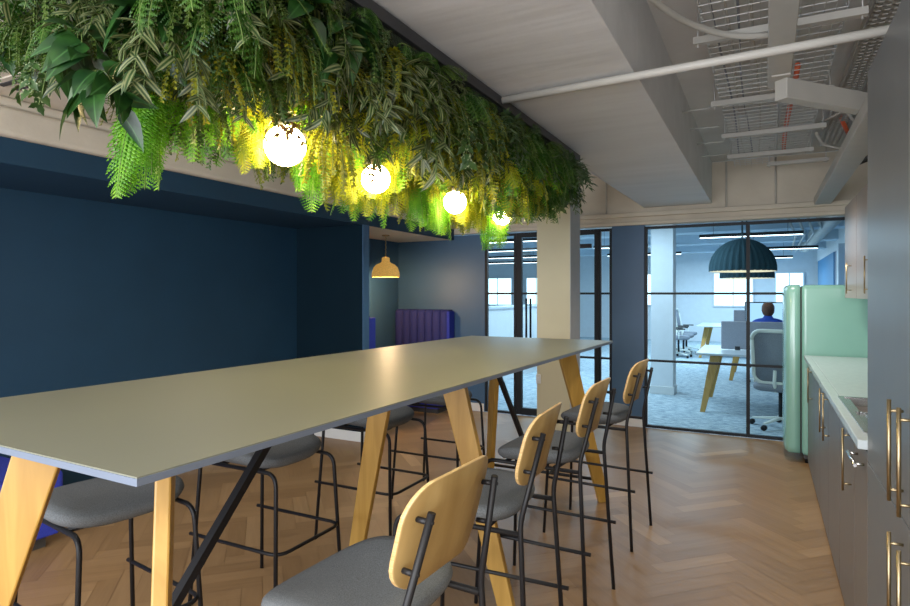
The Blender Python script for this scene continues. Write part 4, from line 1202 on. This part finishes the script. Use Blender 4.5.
# monitor in front of the person
t = thing('computer_monitor', 'wide lit computer monitor in front of the person in blue', 'monitor', (.10, 12.0, .75))
MB().box(-.42, .40, -.02, .01, .16, .60).build('housing', M['black'], t, bevel=.006)
MB().box(-.40, .38, -.026, -.0205, .18, .58).build('screen', M['monitor'], t)
MB().box(-.03, .03, .0, .03, .02, .3).build('stand', M['black'], t); MB().box(-.12, .12, -.08, .1, 0, .02).build('base', M['black'], t, bevel=.004)
for k, x in enumerate((-.30, -.22, -.15)):
    lb = ['slim dark bottle on the second desk, leftmost of three', 'slim dark bottle on the second desk, middle of three', 'slim dark bottle on the second desk, rightmost of three'][k]
    tag(MB().lathe([(.001, 0), (.03, 0), (.03, .40), (.012, .46), (.012, .52), (.001, .52)], 14, c=(x, 12.3, .75)).build('water_bottle', M['felt']), lb, 'bottle', 'bottles on the second desk')
tag(MB().lathe([(.001, 0), (.04, 0), (.035, .17), (.018, .20), (.018, .25), (.001, .25)], 14, c=(-.565, 11.6, .75)).build('drink_bottle', M['shirt']), 'small blue bottle on the left end of the second desk row', 'bottle')

# ---- person, seen from behind
def skin_body(name, chain, mat_, parent, root=0, sub=2):
    vs, es, rs = chain
    me = bpy.data.meshes.new(name); me.from_pydata(vs, es, []); me.materials.append(mat_)
    o = bpy.data.objects.new(name, me); COL.objects.link(o)
    if parent: o.parent = parent
    o.modifiers.new('skin', 'SKIN').use_smooth_shade = True
    for i, r_ in enumerate(rs):
        sv = me.skin_vertices[0].data[i]; sv.radius = (r_, r_) if not isinstance(r_, tuple) else r_; sv.use_root = (i == root)
    s_ = o.modifiers.new('sub', 'SUBSURF'); s_.levels = sub; s_.render_levels = sub
    return o
PXp, PYp = .05, 11.20
t = tag(bpy.data.objects.new('person', None), 'person in a blue shirt seated with back turned, facing a monitor', 'person')
COL.objects.link(t); t.location = (PXp, PYp, 0); t.scale = (1.05, .95, .97)
# y forward
body_v = [(0, 0, .56), (0, .0, .72), (0, -.01, .88), (0, .0, 1.03), (0, .02, 1.12), (0, .03, 1.19),
          (-.10, .0, 1.07), (-.19, .01, 1.05), (-.24, .09, .86), (-.17, .30, .80), (-.12, .38, .80),
          (.10, .0, 1.07), (.19, .01, 1.05), (.24, .09, .86), (.17, .30, .80), (.12, .38, .80),
          (-.10, .06, .55), (-.12, .42, .54), (-.12, .44, .12), (-.12, .55, .05),
          (.10, .06, .55), (.12, .42, .54), (.12, .44, .12), (.12, .55, .05)]
body_e = [(0, 1), (1, 2), (2, 3), (3, 4), (4, 5), (3, 6), (6, 7), (7, 8), (8, 9), (9, 10), (3, 11), (11, 12), (12, 13), (13, 14), (14, 15),
          (0, 16), (16, 17), (17, 18), (18, 19), (0, 20), (20, 21), (21, 22), (22, 23)]
body_r = [(.15, .11), (.14, .10), (.155, .11), (.15, .10), .062, .052, .085, .068, .048, .036, .03, .085, .068, .048, .036, .03,
          .088, .07, .045, .038, .088, .07, .045, .038]
body = skin_body('body', (body_v, body_e, body_r), M['shirt'], t)
# hands
for s_ in (-1, 1):
    hv = [(.12*s_, .37, .80), (.115*s_, .42, .795)]; he = [(0, 1)]; hr = [.022, .026]
    for k in range(4):
        i0 = len(hv); x = .115*s_ + (k-1.5)*.017
        L = (.055, .065, .06, .048)[k]
        hv += [(x, .45, .797), (x, .45+L*.6, .792), (x, .45+L, .782)]; he += [(1, i0), (i0, i0+1), (i0+1, i0+2)]; hr += [.010, .009, .0075]
    i0 = len(hv); hv += [(.115*s_-.035*s_, .42, .79), (.115*s_-.048*s_, .455, .785)]; he += [(1, i0), (i0, i0+1)]; hr += [.011, .009]
    skin_body('hand', (hv, he, hr), M['skin'], t, 0, 1)
hd = MB(); rings = []
for k in range(13):
    a = PI*k/12; z = -.115*math.cos(a); r_ = math.sin(a)
    jaw = 1 - .22*max(0, -z/.115)
    rings.append([(.078*r_*jaw*math.cos(b), .03+.095*r_*jaw*math.sin(b)+(.012 if abs(b-PI/2) < .3 and abs(z+.01) < .03 else 0), 1.32+z) for b in [2*PI*j/20 for j in range(20)]])
hd.loft(rings)
for s_ in (-1, 1): hd.lathe([(.001, -.008), (.022, -.006), (.026, .0), (.018, .008), (.001, .010)], 10, c=(.078*s_, .03, 1.31), axis='x')
hd.build('head', M['skin'], t).location.z = -.06
ha = MB(); rings = []
for k in range(10):
    a = PI*(k/9*.80); z = .128*math.cos(a); r_ = math.sin(a)+.001
    ring = []
    for j in range(24):
        b = 2*PI*j/24
        front = max(0, math.sin(b))
        zz = z + (.15*front**.6*(k/9) if k > 3 else 0)
        w_ = 1+.03*math.sin(j*5+k*3)
        ring.append((.092*r_*w_*math.cos(b), .022+.108*r_*w_*math.sin(b), 1.33+zz))
    rings.append(ring)
ha.loft(rings, cap=False); ha.build('hair', M['hair'], t).location.z = -.06
tr = MB()
for s_ in (-1, 1): tr.tube([(.11*s_, .0, .56), (.12*s_, .42, .545), (.12*s_, .46, .52), (.12*s_, .45, .13)], .088, 14, r2=.058)
tr.build('trousers', M['trouser'], t)

# ------------------------------------------------------------------ lights
def area(name, loc, rot, sx, sy, e, col):
    l = bpy.data.lights.new(name, 'AREA'); l.shape = 'RECTANGLE'; l.size = sx; l.size_y = sy; l.energy = e; l.color = col
    o = bpy.data.objects.new(name, l); COL.objects.link(o); o.location = loc; o.rotation_euler = rot
    return o
# unseen fill lamps added behind the camera, one as daylight from the open end
area('kitchen_daylight_fill', (-1.4, BY+.05, 1.55), (R(97), 0, 0), 5.6, 2.3, 300, (.90, .93, 1.))
area('kitchen_overhead_fill', (-.9, -.9, 2.40), (R(10), 0, 0), 2.6, 1.2, 55, (1., .93, .84))
for x, y, e in ((-4.0, 6.0, 24),):
    l = bpy.data.lights.new('booth_glow', 'POINT'); l.energy = e; l.color = (1., .68, .36); l.shadow_soft_size = .05
    o = bpy.data.objects.new('booth_glow', l); COL.objects.link(o); o.location = (x, y, 1.64)
for x, y, e in ((-.05, 3.3, 42), (.0, 5.4, 60), (-2.9, 2.4, 22), (-2.7, 4.6, 30)):  # spots without fixtures, added to brighten the kitchen
    l = bpy.data.lights.new('kitchen_fill_spot', 'SPOT'); l.energy = e; l.color = (1., .92, .82); l.spot_size = R(140); l.spot_blend = .9; l.shadow_soft_size = .12
    o = bpy.data.objects.new('kitchen_fill_spot', l); COL.objects.link(o); o.location = (x, y, 2.42)
for x, y, e in ((-2.2, 8.3, 60), (-3.5, 10.5, 80), (-2.0, 14.0, 130), (-8.0, 12.5, 140), (-1.0, 18.0, 120)):
    area('office_light', (x, y, 2.58), (0, 0, 0), 2.2, .5, e, (.66, .86, 1.))
w = bpy.data.worlds.new('world'); scene.world = w; w.use_nodes = True
bg = w.node_tree.nodes['Background']; bg.inputs[0].default_value = (.70, .80, .92, 1); bg.inputs[1].default_value = 1.0

# ------------------------------------------------------------------ camera
cam = bpy.data.cameras.new('camera'); co = bpy.data.objects.new('camera', cam); COL.objects.link(co)
cam.sensor_width = 36; cam.lens = 36*600/910
co.location = (0, 0, 1.5); co.rotation_euler = (R(90), 0, R(27.3))
cam.shift_y = -(303-293.5)/910
cam.clip_start = .02
scene.camera = co
scene.view_settings.view_transform = 'Standard'
scene.view_settings.look = 'None'
scene.view_settings.exposure = 0.35
scene.view_settings.gamma = 1.12
scene.cycles.max_bounces = 8
scene.cycles.diffuse_bounces = 4
scene.cycles.transparent_max_bounces = 12
scene.cycles.caustics_reflective = False
scene.cycles.caustics_refractive = False
scene.cycles.sample_clamp_indirect = 4
scene.cycles.use_denoising = True
scene.cycles.denoising_prefilter = 'NONE'
